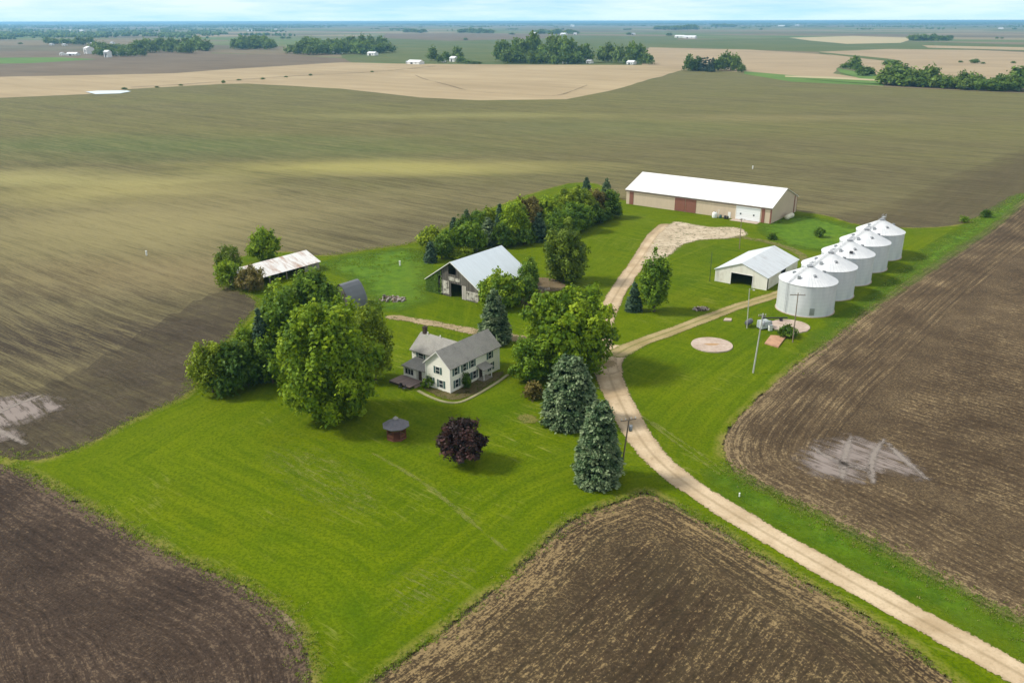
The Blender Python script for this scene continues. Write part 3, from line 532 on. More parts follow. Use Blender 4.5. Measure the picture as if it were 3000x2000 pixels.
def window(par, T, u, z, ww, wh, shutters=True, sash=True):
    """T maps (u, depth outward -y, z). window part with pane and shutters"""
    mb = MB(T); f = .07
    for a in ((u-ww/2-f, -.05, z-wh/2-f, u-ww/2, .02, z+wh/2+f), (u+ww/2, -.05, z-wh/2-f, u+ww/2+f, .02, z+wh/2+f), (u-ww/2, -.05, z+wh/2, u+ww/2, .02, z+wh/2+f), (u-ww/2, -.07, z-wh/2-f, u+ww/2, .02, z-wh/2), (u-ww/2, -.045, z-.03, u+ww/2, .0, z+.03)): mb.box(*a)
    wnd = mb.build('window', m_trim, par)
    MB(T).box(u-ww/2+.002, -.025, z-wh/2+.002, u+ww/2-.002, .01, z+wh/2-.002).build('pane', m_glass, wnd)
    if shutters:
        for s in (-1, 1):
            c_ = u+s*(ww/2+f+.25); MB(T).box(c_-.22, -.045, z-wh/2-.04, c_+.22, -.004, z+wh/2+.04).build('shutter', m_shut, wnd)
    return wnd
# ---- farmhouse: local x = towards the right of the picture and the viewer, y = away along the long wall
HO = G(1319.9, 1152.2); HO.z = Z0
house = tag(empty('farmhouse', HO, TH), 'white two storey farmhouse with grey shingle roof and green shutters', 'house')
W_, LN, EV, PK = 6.1, 14.8, 5.2, 7.8
mb = gable_house(None, -W_, 0, 0, LN, EV, EV, PK)
Tw = Matrix.Translation((0, 6.2, 0)) @ ROT(R(90))                 # wing: ridge along -x
mbw = gable_house(Tw, -3.2, 3.2, W_+.0, 12.6, EV, EV, PK-.15, skip=('front',))
mb.add([v for v in mbw.v], mbw.f); mb.build('wall', m_side, house)
mb = gable_roof(None, -W_, 0, 0, LN, EV, EV, PK); mb.build('roof', m_shingle, house)
gable_roof(Tw, -3.2, 3.2, 3.3, 12.6, EV, EV, PK-.15, ohy=.3).build('roof', m_shingle, house)
TR = Matrix.Translation((0, 0, 0)) @ ROT(R(90))                    # right wall: u = y, outward = +x
TF = Matrix.Identity(4); TWF = Matrix.Translation((0, 3.0, 0))      # gable wall: outward = -y ; wing front wall
for u in (1.7, 4.2, 6.5, 11.9): window(house, TR, u, 3.95, .9, 1.35)
for u in (1.9, 5.3, 7.1, 12.2): window(house, TR, u, 1.45, .9, 1.5)
window(house, TF, -3.05, 3.95, .95, 1.35); window(house, TF, -2.3, 1.35, .95, 1.45); window(house, TF, -4.9, 1.55, .8, 1.15)
window(house, TWF, -10.2, 4.1, 1.3, 1.2, True)
# corner boards and rake trim
for (x, y) in ((.03, -.03), (-W_-.03, -.03), (.03, LN+.03)): MB().box(x-.09, y-.09, 0, x+.09, y+.09, EV-.25).build('corner_board', m_trim, house)
mb = MB(); k = (PK-EV)/(W_/2)
for s, x in ((1, .4), (-1, -W_-.4)):
    a = Vector((x, -.37, EV-k*.4-.08)); b = Vector((-W_/2, -.37, PK-.04)); mb.hexa([(a.x, -.42, a.z-.12), (b.x, -.42, b.z-.12), (b.x, -.36, b.z-.12), (a.x, -.36, a.z-.12), (a.x, -.42, a.z+.1), (b.x, -.42, b.z+.1), (b.x, -.36, b.z+.1), (a.x, -.36, a.z+.1)])
mb.build('rake_board', m_trim, house)
# enclosed porch in the angle: bay at the left, entry at the right
PY = .35
mb = MB(); 
wall_strip(mb, -12.5, -9.3, (lambda u: 2.6, []), [(-12.1, -9.8, .9, 2.2)], lambda u, z, d: (u, PY+d, z), .15)
wall_strip(mb, PY+.16, 2.98, (lambda u: 2.6, []), [(.9, 2.5, .9, 2.2)], lambda u, z, d: (-12.5+d, u, z), .15)
wall_strip(mb, -9.1, -6.12, (lambda u: 2.55, []), [(-9.0, -8.1, .1, 2.1)], lambda u, z, d: (u, PY+.5+d, z), .12)
mb.box(-9.3, PY, 0, -9.15, PY+.49, 2.6); mb.build('porch_wall', m_side, house)
mb = MB()
mb.add([(-12.8, .0, 2.6), (-9.0, .0, 2.6), (-6.1, .45, 2.55), (-6.1, 2.99, 3.75), (-11.6, 2.99, 3.75), (-12.8, 2.99, 2.7), (-12.8, .0, 2.45), (-9, .0, 2.45), (-6.1, .45, 2.4), (-6.1, 2.99, 3.6), (-11.6, 2.99, 3.6), (-12.8, 2.99, 2.55)],
       [(0, 4, 5), (0, 1, 4), (1, 2, 3), (1, 3, 4), (6, 11, 10), (6, 10, 7), (7, 9, 8), (7, 10, 9), (0, 6, 7, 1), (1, 7, 8, 2), (0, 5, 11, 6)])
mb.build('porch_roof', m_shingle, house)
wn_ = MB().box(-12.1, PY-.03, .9, -9.8, PY+.03, .96).box(-12.1, PY-.03, 2.14, -9.8, PY+.03, 2.2)
for x in (-12.1, -11.35, -10.6, -9.86): wn_.box(x, PY-.03, .96, x+.06, PY+.03, 2.14)
wb = wn_.build('window', m_trim, house); MB().box(-12.04, PY+.035, .96, -9.86, PY+.06, 2.14).build('pane', m_glass, wb)
dr = MB().box(-9.0, PY+.56, .1, -8.1, PY+.6, 2.1).build('door', m_darkwood, house); MB().box(-8.2, PY+.5, 1.05, -8.14, PY+.555, 1.12).build('handle', m_trim, dr)
# right side entry with its small canopy on two posts
dr = MB(TR).box(9.0-.45, -.05, .3, 9.0+.45, .02, 2.3).build('door', m_darkwood, house); MB(TR).box(9.3, -.1, 1.2, 9.36, -.052, 1.27).build('handle', m_trim, dr)
pch = MB().box(.005, 7.9, 0, 1.7, 10.6, .3).build('porch_floor', flat('porch_floor', (.30, .27, .23)), house)
for y in (8.05, 10.4): MB().box(1.5, y, .3, 1.62, y+.12, 2.4).build('post', m_trim, pch)
mb = MB(); mb.hexa([(-.0+.01, 7.7, 2.95), (1.9, 7.7, 2.38), (1.9, 10.8, 2.38), (.01, 10.8, 2.95), (.01, 7.9, 3.15), (1.9, 7.7, 2.5), (1.9, 10.8, 2.5), (.01, 10.6, 3.15)]); mb.build('porch_roof', m_shingle, house)
m_brick = flat('dark_brick', (.085, .06, .045), .9, var=.3, scale=3)
ch = MB().box(-12.2, 5.85, 6.6, -11.5, 6.55, 8.9).build('chimney', m_brick, house); MB().box(-12.27, 5.78, 8.9, -11.43, 6.62, 9.02).box(-12.0, 6.05, 9.02, -11.7, 6.35, 9.2).build('chimney_cap', m_brick, ch)
for x in (-10.9, -7.6): MB().tube((x, 6.0, 7.4), (x, 6.0, 8.15), .12, .12).build('roof_vent', m_trim, house)
# low wooden deck by the porch
m_deck = boards('deck_boards', (.27, .20, .17), (.17, .13, .12), 0, .14, .8)
deck = tag(empty('deck', HO+EX*-10.2+EY*-1.5, TH), 'low mauve grey wooden deck at the left corner of the white farmhouse', 'deck')
MB().box(-2.6, -1.9, .42, 2.9, 1.7, .5).build('floor', m_deck, deck)
for x in (-2.4, 0, 2.7):
    for y in (-1.8, 1.5): MB().box(x-.06, y-.06, 0, x+.06, y+.06, .42).build('post', m_darkwood, deck)
MB().box(-2.6, -1.86, .1, 2.9, -1.82, .418).build('skirt_board', m_darkwood, deck)
MB().box(2.91, -.8, 0, 3.3, .8, .17).box(2.905, -.8, .17, 3.1, .8, .34).build('step', m_deck, deck)
# a small cart-like grill stands on it: two tiny dark garden chairs beside the deck
m_iron = flat('dark_iron', (.03, .03, .035), .5)
for i, (u, v, a) in enumerate([(-9.2, -4.0, .3), (-8.0, -4.2, -.4)]):
    t = tag(empty('garden_chair', HO+EX*u+EY*v, TH+a), ['dark garden chair in front of the deck, the left one of two', 'dark garden chair in front of the deck, the one nearer the house'][i], 'chair', 'garden chairs by the deck')
    MB().box(-.3, -.3, .4, .3, .3, .46).build('seat', m_iron, t); MB().box(-.3, .3, .46, .3, .35, 1.0).build('backrest', m_iron, t)
    for x in (-.27, .27):
        for y in (-.27, .32): MB().tube((x, y, 0), (x, y, .4), .03, n=6).build('leg', m_iron, t)

# ---- old barn
BO = G(1398, 888); BO.z = Z0
barn = tag(empty('barn', BO, TH), 'weathered grey wooden barn with pale blue metal roof and ivy on its left side', 'barn')
m_grey = boards('weathered_boards', (.165, .15, .125), (.05, .043, .037), 0, .22, .9, .6)
m_grey_y = boards('weathered_boards_side', (.30, .27, .23), (.14, .125, .105), 1, .22, .9, .6)
x0, x1, xp = -16.4, .6, -8.2
fo = [(-8.6, -4.9, 0, 3.7), (-9.3, -6.8, 5.9, 8.4), (-12.8, -12.0, 3.9, 5.2), (-12.6, -11.9, .5, 2.9), (-15.3, -14.8, .3, 2.6)]
wl = gable_house(None, x0, x1, 0, 20, 3.7, 3.7, 9.2, xp, front=fo, back=[(-9, -5, 0, 3.5)], right=[(12, 14, 1, 2.2), (5, 7, 1, 2.2)], th=.15).build('wall', m_grey, barn)
m_barnroof = ribbed('pale_blue_metal', (.66, .73, .77), 1, .6, .5, .1, bstr=.3)
gable_roof(None, x0, x1, 0, 20, 3.7, 3.7, 9.2, xp, oh=.7, ohy=.5, th=.12).build('roof', m_barnroof, barn)
mb = MB()
for a, b in (((x0-.7, 3.7-.47), (xp, 9.2)), ((x1+.7, 3.7-.45), (xp, 9.2))): mb.hexa([(a[0], -.56, a[1]-.04), (b[0], -.56, b[1]-.04), (b[0], -.505, b[1]-.04), (a[0], -.505, a[1]-.04), (a[0], -.56, a[1]+.17), (b[0], -.56, b[1]+.17), (b[0], -.505, b[1]+.17), (a[0], -.505, a[1]+.17)])
mb.build('rake_board', m_trim, barn)
MB().box(-9.0, -.1, 3.72, -4.5, -.005, 3.9).build('door_track', m_grey, barn)
MB().box(-4.85, -.09, .1, -3.5, -.005, 3.68).build('sliding_door', boards('pale_door', (.5, .46, .40), (.25, .22, .19), 0, .25, .8), barn)
N = NT('bleached_paint'); n = N.noise(N.obj(), .8, 5, .75); m_peel = N.bsdf(N.mix(N.rng(n, .4, .6), (.22, .2, .17), (.58, .55, .47)), .9, alpha=N.rng(n, .38, .46)); MB().box(-3.4, -.04, .3, .4, -.004, 2.6).build('board_patch', m_peel, barn)
MB().box(-9.2, -.04, 4.3, -5.6, -.004, 5.3).build('board_patch', m_peel, barn); MB().box(-11.8, -.04, .5, -9.2, -.004, 4.0).build('board_patch', m_peel, barn)
MB().box(-8.55, 1.2, .0, -5.0, 1.26, .02).build('door_sill', m_grey, barn)

# ---- big machine shed (ridge along -x)
SO = G(2256.6, 656); SO.z = Z0
shed = tag(empty('machine_shed', SO, TH), 'long tan metal machine shed with white roof and brown sliding doors', 'shed')
LS, DS, ES, PS = 57.0, 25.0, 5.6, 10.3
TS = Matrix.Translation((0, DS/2, 0)) @ ROT(R(90))      # local: u=y across, y'=-x along
m_tan = ribbed('tan_metal_wall', (.58, .47, .345), 0, .9, .5, .05, bstr=.35); m_tan_y = m_tan
m_white = ribbed('white_metal_roof', (.78, .78, .76), 0, .9, .4, .1, dirt=(.48, .47, .43), dirt_amt=.55, bstr=.35)
gable_house(TS, -DS/2, DS/2, 0, LS, ES, ES, PS, left=[(12.9, 3.3, 0, 0)][:0]).build('wall', m_tan, shed)
gable_roof(TS, -DS/2, DS/2, 0, LS, ES, ES, PS, oh=.5, ohy=.4, th=.15).build('roof', m_white, shed)
m_brown = ribbed('brown_metal', (.24, .10, .07), 0, .5, .5, .05, bstr=.4); m_fasc = flat('shed_fascia', (.16, .12, .10), .6)
sc_u = lambda zx: -(1790-zx)/(1790-140)*LS*1.0
# perspective along the wall is mild; positions read from the photograph
for a, b in ((-36.5, -32.4), (-32.2, -28.1)):
    d_ = MB().box(a, -.12, .1, b, -.005, 5.0).build('sliding_door', m_brown, shed); MB().box(a+.2, -.2, 2.3, a+.3, -.125, 2.7).build('handle', m_fasc, d_)
MB().box(-37.0, -.16, 5.0, -27.6, -.005, 5.15).build('door_track', m_fasc, shed)
MB().box(-55.6, -.1, .05, -53.9, -.005, 5.25).build('corner_strip', m_brown, shed); MB().box(-3.4, -.1, .05, -2.3, -.005, 5.25).build('corner_strip', m_brown, shed)
MB().box(-.4, -.04, .05, .04, .35, 5.25).build('corner_strip', m_brown, shed); MB().box(.004, 21.9, .05, .1, 22.7, 6.2).build('corner_strip', m_brown, shed); MB().box(-.3, 24.7, .05, .04, 25.04, 5.3).build('corner_strip', m_brown, shed)
m_garage = boards('overhead_door', (.76, .79, .80), (.70, .72, .72), 2, .6, .5)
gd = MB().box(-12.5, -.1, .15, -4.1, -.005, 4.7).build('garage_door', m_garage, shed)
for x in (-11.2, -6.4): MB().box(x, -.13, 1.9, x+.55, -.102, 2.45).build('pane', m_glass, gd)
MB().box(-12.8, -.14, .1, -12.52, -.005, 4.98).box(-4.08, -.14, .1, -3.8, -.005, 4.98).box(-12.5, -.14, 4.72, -4.1, -.005, 4.98).build('door_frame', m_trim, shed)
MB().box(-15.6, -.07, .1, -14.6, -.005, 2.2).build('door', m_trim, shed)
MB().box(-13.6, -3.2, -.3, -3.6, -.13, .08).build('door_apron', m_pad, shed)
MB().box(-57.4, -.62, 4.95, .4, -.55, 5.2).build('gutter', m_fasc, shed)
m_whitep = flat('white_plastic', (.74, .76, .72), .4, var=.05)
t = tag(empty('tank', SO+EX*-19.6+EY*-2.2, TH), 'small white upright tank against the tan machine shed wall', 'tank')
MB().lathe([(0, 0), (.9, 0), (.95, .1), (.95, 1.6), (.7, 1.9), (.3, 2.05), (0, 2.05)], 20).build('body', m_whitep, t, True); MB().lathe([(0, 2.05), (.2, 2.05), (.2, 2.2), (0, 2.2)], 12).build('lid', m_iron, t)
MB().tube((1.3, .2, 0), (1.3, .2, 3.0), .1).build('pipe', m_whitep, t)
rg = random.Random(11)
for i, (u, v) in enumerate([(-17.6, -1.7), (-15.8, -1.9), (-14.9, -2.0)]):
    t = tag(empty('oil_drum', SO+EX*u+EY*v, rg.random()), ['blue green drum right beside the white tank at the machine shed', 'dark drum between the blue green drum and the walk door of the machine shed', 'dark drum nearest the garage door apron of the machine shed'][i], 'drum', 'drums along the machine shed wall')
    mt = flat('drum_paint', [(.04, .12, .11), (.04, .04, .04), (.05, .055, .04)][i], .5)
    MB().lathe([(0, 0), (.45, 0), (.45, .3), (.48, .33), (.45, .36), (.45, .7), (.48, .73), (.45, .76), (.45, 1.1), (.42, 1.12), (0, 1.1)], 16).build('body', mt, t, True)
    MB().lathe([(0, 1.11), (.1, 1.11), (.1, 1.16), (0, 1.16)], 8, (.2, 0)).build('cap', m_iron, t)
t = tag(empty('tank', G(2312, 640)+Vector((0, 0, 0)), TH+R(90)), 'long pale horizontal tank lying on the grass by the gable end of the machine shed', 'tank')
mb = MB(ROT(0) @ Matrix.Translation((0, 0, .8)) @ Matrix.Rotation(R(90), 4, 'Y')); mb.lathe([(0, -3.1), (.5, -3.0), (.85, -2.6), (.9, -2.2), (.9, 2.2), (.85, 2.6), (.5, 3.0), (0, 3.1)], 20); mb.build('body', flat('tank_cream', (.66, .64, .48), .45), t, True)
for x in (-1.8, 1.8): MB().box(x-.12, -.7, 0, x+.12, .7, .35).build('cradle', m_iron, t)

# ---- small white shed by the bins
WO = G(2244.5, 851); WO.z = Z0
ws = tag(empty('open_shed', WO, TH), 'white metal shed with one wide dark opening, beside the nearest grain bin', 'shed')
m_ww_ = ribbed('worn_white_metal', (.76, .74, .66), 0, .4, .5, .05, dirt=(.42, .36, .28), dirt_amt=.5, bstr=.3)
m_wr = ribbed('worn_metal_roof', (.62, .66, .68), 1, .6, .45, .15, dirt=(.36, .35, .34), dirt_amt=.55, bstr=.35)
gable_house(None, -14.3, 0, 0, 22.5, 3.4, 3.4, 6.1, front=[(-9.9, -3.9, 0, 3.2)], right=[(.2, 1.2, 0, 3.38), (9.8, 13.5, 1.6, 3.38)], th=.12).build('wall', m_ww_, ws)
gable_roof(None, -14.3, 0, 0, 22.5, 3.4, 3.4, 6.1, oh=.35, ohy=.3, th=.1).build('roof', m_wr, ws)
MB().box(-9.98, -.08, 0, -9.86, -.004, 3.3).box(-3.94, -.08, 0, -3.82, -.004, 3.3).box(-9.86, -.08, 3.2, -3.94, -.004, 3.32).build('door_frame', m_trim, ws)
MB().box(-.08, -.04, 0, .06, .1, 3.3).build('corner_strip', m_trim, ws); MB().box(-14.36, -.04, 0, -14.2, .1, 3.3).build('corner_strip', m_trim, ws)

# ---- old open fronted cattle shed at the left
OO = G(937, 790); OO.z = Z0
cs = tag(empty('cattle_shed', OO, TH-R(90)+R(0)), 'low open fronted cattle shed with white roof streaked with rust', 'shed')
# local frame: x = -EY (towards the lower left), y = EX reversed... ridge along x'
TC = ROT(R(90))                                          # back to the survey frame: X=EX, Y=EY
m_or = ribbed('rusty_white_roof', (.78, .77, .74), 1, .7, .6, .05, dirt=(.34, .16, .07), dirt_amt=.75, bstr=.35, dscale=.16, dth=(.46, .66))
wb = MB(TC); f_ = lambda u: 2.55
cs.rotation_euler = (0, 0, TH)
wb = gable_house(None, -8.5, 0, -24, 0, 3.2, 2.5, 4.7, -5.6, right=[(-22.5, -17.2, 0, 2.2), (-16.9, -11.6, 0, 2.2), (-11.3, -5.2, 0, 2.2)], th=.14)
wb.build('wall', m_grey_y, cs)
gable_roof(None, -8.5, 0, -24, 0, 3.2, 2.5, 4.7, -5.6, oh=.45, ohy=.3, th=.08).build('roof', m_or, cs)
for y in (-20, -14.2, -8.2): MB().tube((-.1, y, 0), (-.1, y, 2.4), .1).build('post', m_grey, cs)
# ---- gothic arched metal crib behind the big trees
KO = G(1078, 893)-EX*3.6-EY*5.6; KO.z = Z0
crib = tag(empty('arched_crib', KO, TH), 'small grey building with steep rounded roof standing behind the left trees', 'crib')
arc = [(3.3, 0), (3.1, 1.5), (2.7, 2.8), (2.1, 4.0), (1.35, 5.1), (.6, 5.8), (0, 6.0)]; prof = [(x, z) for x, z in arc]+[(-x, z) for x, z in arc[-2::-1]]
mb = MB(); vs = []; ys = [0, 6.0]
for y in ys: vs += [(x, y, z) for x, z in prof]
m_ = len(prof); mb.add(vs, [(j, j+1, m_+j+1, m_+j) for j in range(m_-1)]); vs2 = [(x*.97, y, z*.975) for y in ys for x, z in prof]
mb.add(vs2, [(m_+j, m_+j+1, j+1, j) for j in range(m_-1)])
mb.build('roof', ribbed('grey_arched_roof', (.17, .18, .195), 1, .5, .5, .2, bstr=.5), crib)
for y, fl_ in ((.15, 1), (5.8, 0)): MB().add([(x*.96, y, z*.96) for x, z in prof], [tuple(range(m_))]).add([(x*.96, y+.08, z*.96) for x, z in prof], [tuple(range(m_-1, -1, -1))]).build('end_wall', m_grey, crib)
MB().box(-1.2, .05, 0, 1.2, .14, 2.6).build('door', m_darkwood, crib)

# ---- grain bins
N = NT('galvanised_wall'); o_ = N.obj(); sp = N.n('SeparateXYZ', {0: o_}); h = N.math('SINE', N.math('MULTIPLY', sp.outputs[2], 2*math.pi/.22)); rg_ = N.math('FRACT', N.math('MULTIPLY', sp.outputs[2], 1/.92))
n = N.noise(N.map(o_, 0, (1, 1, .25)), .5, 4, .6); c = N.mix(N.rng(n, .35, .65), (.54, .57, .59), (.67, .69, .70)); c = N.mix(N.math('MULTIPLY', N.math('LESS_THAN', rg_, .06), .35), c, (.35, .37, .39))
m_binw = N.bsdf(c, .42, .18, bump=h, bstr=.25, bdist=.02)
N = NT('bin_roof'); o_ = N.obj(); sp = N.n('SeparateXYZ', {0: o_}); an = N.math('ARCTAN2', sp.outputs[1], sp.outputs[0]); h = N.math('POWER', N.math('ABSOLUTE', N.math('SINE', N.math('MULTIPLY', an, 24.0))), 10.0)
n = N.noise(o_, .4, 4, .6); c = N.mix(N.rng(n, .35, .65), (.58, .60, .61), (.71, .72, .72)); c = N.mix(N.math('MULTIPLY', h, .25), c, (.45, .47, .5)); m_binr = N.bsdf(c, .4, .15, bump=h, bstr=.6, bdist=.06)
m_galv = flat('galvanised_steel', (.36, .38, .40), .4, .5); m_stair = flat('stair_steel', (.42, .44, .46), .45, .3)
b1 = G(2354, 929)
BC = Vector((b1.x, b1.y, Z0))+EX*-2.0+EY*6.4; BR = 6.7; BH = 7.5; BP = 10.7
names = ['white corrugated grain bin nearest the viewer, at the front of the row of five', 'second grain bin from the front of the row of five', 'middle grain bin of the row of five, with a dark hatch open on its roof', 'fourth grain bin from the front, between the middle and the farthest one', 'farthest grain bin at the back end of the row of five']
def make_bin():
    t = empty('grain_bin', (0, 0, 0), TH)
    MB().lathe([(BR+.25, -.4), (BR+.25, .12), (0, .12)], 48).build('foundation', m_pad, t)
    o = MB().lathe([(BR, .1), (BR, BH)], 72).build('wall', m_binw, t, True)
    r_ = MB().lathe([(BR-.05, BH-.02), (BR+.14, BH-.03), (BR+.14, BH+.03), (.75, BP-.1), (.7, BP-.1)], 72).build('roof', m_binr, t)
    MB().lathe([(.72, BP-.16), (.72, BP+.18), (.85, BP+.18), (.3, BP+.45), (0, BP+.5)], 20).build('cap', m_galv, r_)
    for a in (40, 130, 220, 310):
        q = R(a); x, y = 3.6*math.cos(q), 3.6*math.sin(q); z = BH+(BR-3.6)*(BP-BH)/(BR-.75)
        MB(Matrix.Translation((x, y, z)) @ ROT(q)).hexa([(-.3, -.3, -.1), (.35, -.3, -.3), (.35, .3, -.3), (-.3, .3, -.1), (-.25, -.25, .42), (.4, -.25, .3), (.4, .25, .3), (-.25, .25, .42)]).build('roof_vent', m_galv, r_)
    # wall ladder and roof stair on the left-front side
    q = R(-112); ca, sa = math.cos(q), math.sin(q); M = ROT(q); mb = MB(M)
    for s in (-.25, .25): mb.tube((BR+.22, s, .3), (BR+.22, s, BH+.4), .035, n=6)
    for k in range(22): mb.tube((BR+.22, -.25, .6+k*.33), (BR+.22, .25, .6+k*.33), .02, n=5)
    mb.build('ladder', m_stair, t)
    mb = MB(M); sl = (BP-BH)/(BR-.75)
    for s in (-.22, .22): mb.tube((BR, s, BH+.2), (1.0, s, BP+.1), .03, n=6)
    mb.tube((BR, .22, BH+.9), (1.0, .22, BP+.8), .02, n=5)
    for k in range(14): x = BR-.2-k*.42; z = BH+.3+(BR-x)*sl; mb.box(x-.06, -.22, z-.08, x+.05, .22, z-.05)
    for k in range(5): x = BR-.2-k*1.3; z = BH+.3+(BR-x)*sl; mb.tube((x, .3, z), (x, .3, z+.8), .02, n=5); mb.tube((x, -.3, z), (x, -.3, z+.8), .02, n=5)
    mb.build('roof_stair', m_stair, t)
    mb = MB(ROT(R(-58)))
    mb.box(BR-.03, -.55, .6, BR+.08, .55, 2.3); mb.build('access_door', m_galv, t)
    # fill ring platform at the peak, reaching towards the next bin
    mb = MB().box(-.4, .3, BP+.55, .4, 2.4, BP+.6)
    for x in (-.4, .4):
        mb.tube((x, .3, BP+1.3), (x, 2.4, BP+1.3), .025, n=5)
        for y in (.3, 1.4, 2.4): mb.tube((x, y, BP+.1-.4*(y > 1)-.4*(y > 2)), (x, y, BP+1.3), .03, n=5)
    mb.build('catwalk', m_stair, t)
    MB().box(-1.0, -5.0, BH+1.02, -.4, -4.4, BH+1.75).build('hatch', m_galv, r_)
    return t
def kids(o): return [c for c in bpy.data.objects if c.parent == o]
def copy_tree(o, parent=None):
    c = o.copy(); C.objects.link(c); c.parent = parent
    for ch in kids(o):
        copy_tree(ch, c)
    return c
proto = make_bin()
for i in range(5):
    t = proto if i == 0 else copy_tree(proto)
    t.location = BC+EY*(15.62*i); t.location.z = Z0; tag(t, names[i], 'grain bin', 'grain bins standing in a row')
h3 = [c_ for c_ in bpy.data.objects if c_.type == 'EMPTY' and c_.get('label') == names[2]][0]
for c_ in kids(h3):
    if c_.name.startswith('roof') and not c_.name.startswith('roof_'): MB().box(1.6, -4.9, BH+1.05, 2.4, -4.1, BH+1.5).build('open_hatch', m_iron, c_)
# auger spout on the front bin
# ---- poles
m_pole = boards('pole_wood', (.22, .18, .13), (.10, .08, .06), 0, .1, .7); m_polew = flat('silver_pole', (.46, .46, .42), .7)
m_cer = flat('ceramic', (.5, .5, .48), .3)
def pole(bx, by, tx, ty, label, mat, r=.15, arm=0, extra=None, armrot=0.0):
    B = G(bx, by); B.z = Z0-.2; h = height_at(B, ty)-B.z
    q = G(tx, ty, B.z+h); dx = Vector((q.x-B.x, 0, 0))        # lean sideways as in the picture
    n_ = Vector((dx.x*.8, 0, h)); t = tag(empty('utility_pole', B, 0), label, 'pole')
    MB().tube((0, 0, 0), n_, r, r*.65, 10).build('shaft', mat, t)
    if arm:
        c_ = n_*.955; d = Vector((math.cos(armrot), math.sin(armrot), 0))*arm/2; nr = Vector((-d.y, d.x, 0)).normalized()*.05
        ar = MB().hexa([c_-d-nr-Vector((0, 0, .07))+nr*3, c_+d-nr-Vector((0, 0, .07))+nr*3, c_+d+nr*4-Vector((0, 0, .07)), c_-d+nr*4-Vector((0, 0, .07)), c_-d+nr*2+Vector((0, 0, .07)), c_+d+nr*2+Vector((0, 0, .07)), c_+d+nr*4+Vector((0, 0, .07)), c_-d+nr*4+Vector((0, 0, .07))]).build('crossarm', m_pole, t)
        for k in (-.9, -.35, .35, .9): q_ = c_+d*k+nr*3+Vector((0, 0, .07)); MB(Matrix.Translation(q_)).lathe([(.03, 0), (.03, .1), (.09, .12), (.06, .2), (.09, .24), (.04, .32), (0, .33)], 8).build('insulator', m_cer, ar)
    if extra == 'transformer':
        c_ = n_*.84; MB(Matrix.Translation(c_+Vector((.42, -.1, -.5)))).lathe([(0, 0), (.27, 0), (.29, .1), (.29, .85), (.2, .95), (0, .97)], 14).build('transformer', m_galv, t, True)
    if extra == 'lamp':
        c_ = n_*.98; lp = MB().tube(c_, c_+Vector((.8, -.3, .15)), .04, n=6).build('lamp_arm', m_galv, t); MB(Matrix.Translation(c_+Vector((.9, -.35, -.1)))).lathe([(.1, .2), (.28, .05), (.26, -.05), (0, -.08)], 12).build('lamp_head', m_cer, lp)
    return t
pole(1817.5, 1395, 1848, 1223, 'dark utility pole with a crossarm between the front spruce and the drive', m_pole, .15, 2.6, 'transformer', .35)
pole(2206, 1092, 2238, 918, 'tall silvery pole by the grey machinery in front of the bins', m_polew, .17, 1.6, 'transformer', .2)
pole(2322, 1003, 2338, 858, 'T shaped utility pole in front of the nearest grain bin', m_pole, .14, 3.2, None, -.1)
pole(2188, 962, 2195, 845, 'slim pole with a lamp head beside the dark fuel tank', m_polew, .12, 0, 'lamp')
pole(2166, 729, 2172, 640, 'brown pole in front of the garage door of the machine shed', m_pole, .14, .9, 'lamp', .3)
pole(2079, 824, 2086, 738, 'thin dark green pole at the left corner of the white open shed', flat('green_pole', (.05, .08, .04)), .10)
# ---- machinery and clutter by the poles
t = tag(empty('fuel_tank', G(2193, 956), .9), 'dark fuel tank on a stand beside the slim lamp pole', 'tank')
mb = MB(Matrix.Translation((0, 0, 1.1)) @ Matrix.Rotation(R(90), 4, 'Y')); mb.lathe([(0, -1.1), (.6, -1.05), (.65, -.9), (.65, .9), (.6, 1.05), (0, 1.1)], 18); mb.build('body', flat('tank_grey', (.12, .12, .14), .4), t, True)
for x in (-.8, .8):
    for y in (-.4, .4): MB().tube((x, y, 0), (x, y*.7, .75), .05, n=6).build('leg', m_iron, t)
t = tag(empty('grain_dryer', G(2236, 962), .4), 'pale grey dryer with pipes and fan standing between the two poles', 'machine')
MB().box(-1.2, -.9, .3, 1.2, .9, 1.9).build('housing', flat('dryer_grey', (.50, .56, .54), .5), t); MB().tube((1.2, 0, 1.1), (2.0, 0, 1.1), .55, .55, 16).build('fan', m_galv, t)
MB().tube((-.6, 0, 1.9), (-.6, 0, 3.2), .16).tube((-.6, 0, 3.1), (.8, .6, 2.7), .14).build('pipe', m_galv, t); MB().box(-1.1, -.8, 0, -.9, .8, .3).box(.9, -.8, 0, 1.1, .8, .3).build('skid', m_iron, t)
t = tag(empty('steel_cabinet', G(2256, 968), .2), 'small white steel cabinet right of the pale grey dryer', 'cabinet')
MB().box(-.4, -.3, 0, .4, .3, 1.3).build('body', m_whitep, t); MB().box(-.36, -.33, .08, .36, -.302, 1.22).build('door', m_whitep, t); MB().box(-.45, -.36, 1.3, .45, .34, 1.36).build('lid', m_galv, t)
t = tag(empty('auger', G(2272, 940), -.25), 'dark grain auger tube lying low before the nearest bin', 'auger')
MB().tube((-2.6, 0, .5), (2.6, .4, .9), .16, .16, 10).build('tube', m_iron, t); MB().box(-3.1, -.4, .1, -2.4, .4, .7).build('hopper', m_iron, t)
for s in (-.5, .5): MB(Matrix.Translation((1.2, s, .38)) @ Matrix.Rotation(R(90), 4, 'X')).lathe([(0, -.07), (.33, -.08), (.38, -.05), (.38, .05), (.33, .08), (0, .07)], 16).build('wheel', m_iron, t)
MB().box(1.1, -.5, .34, 1.3, .5, .42).build('axle', m_galv, t)
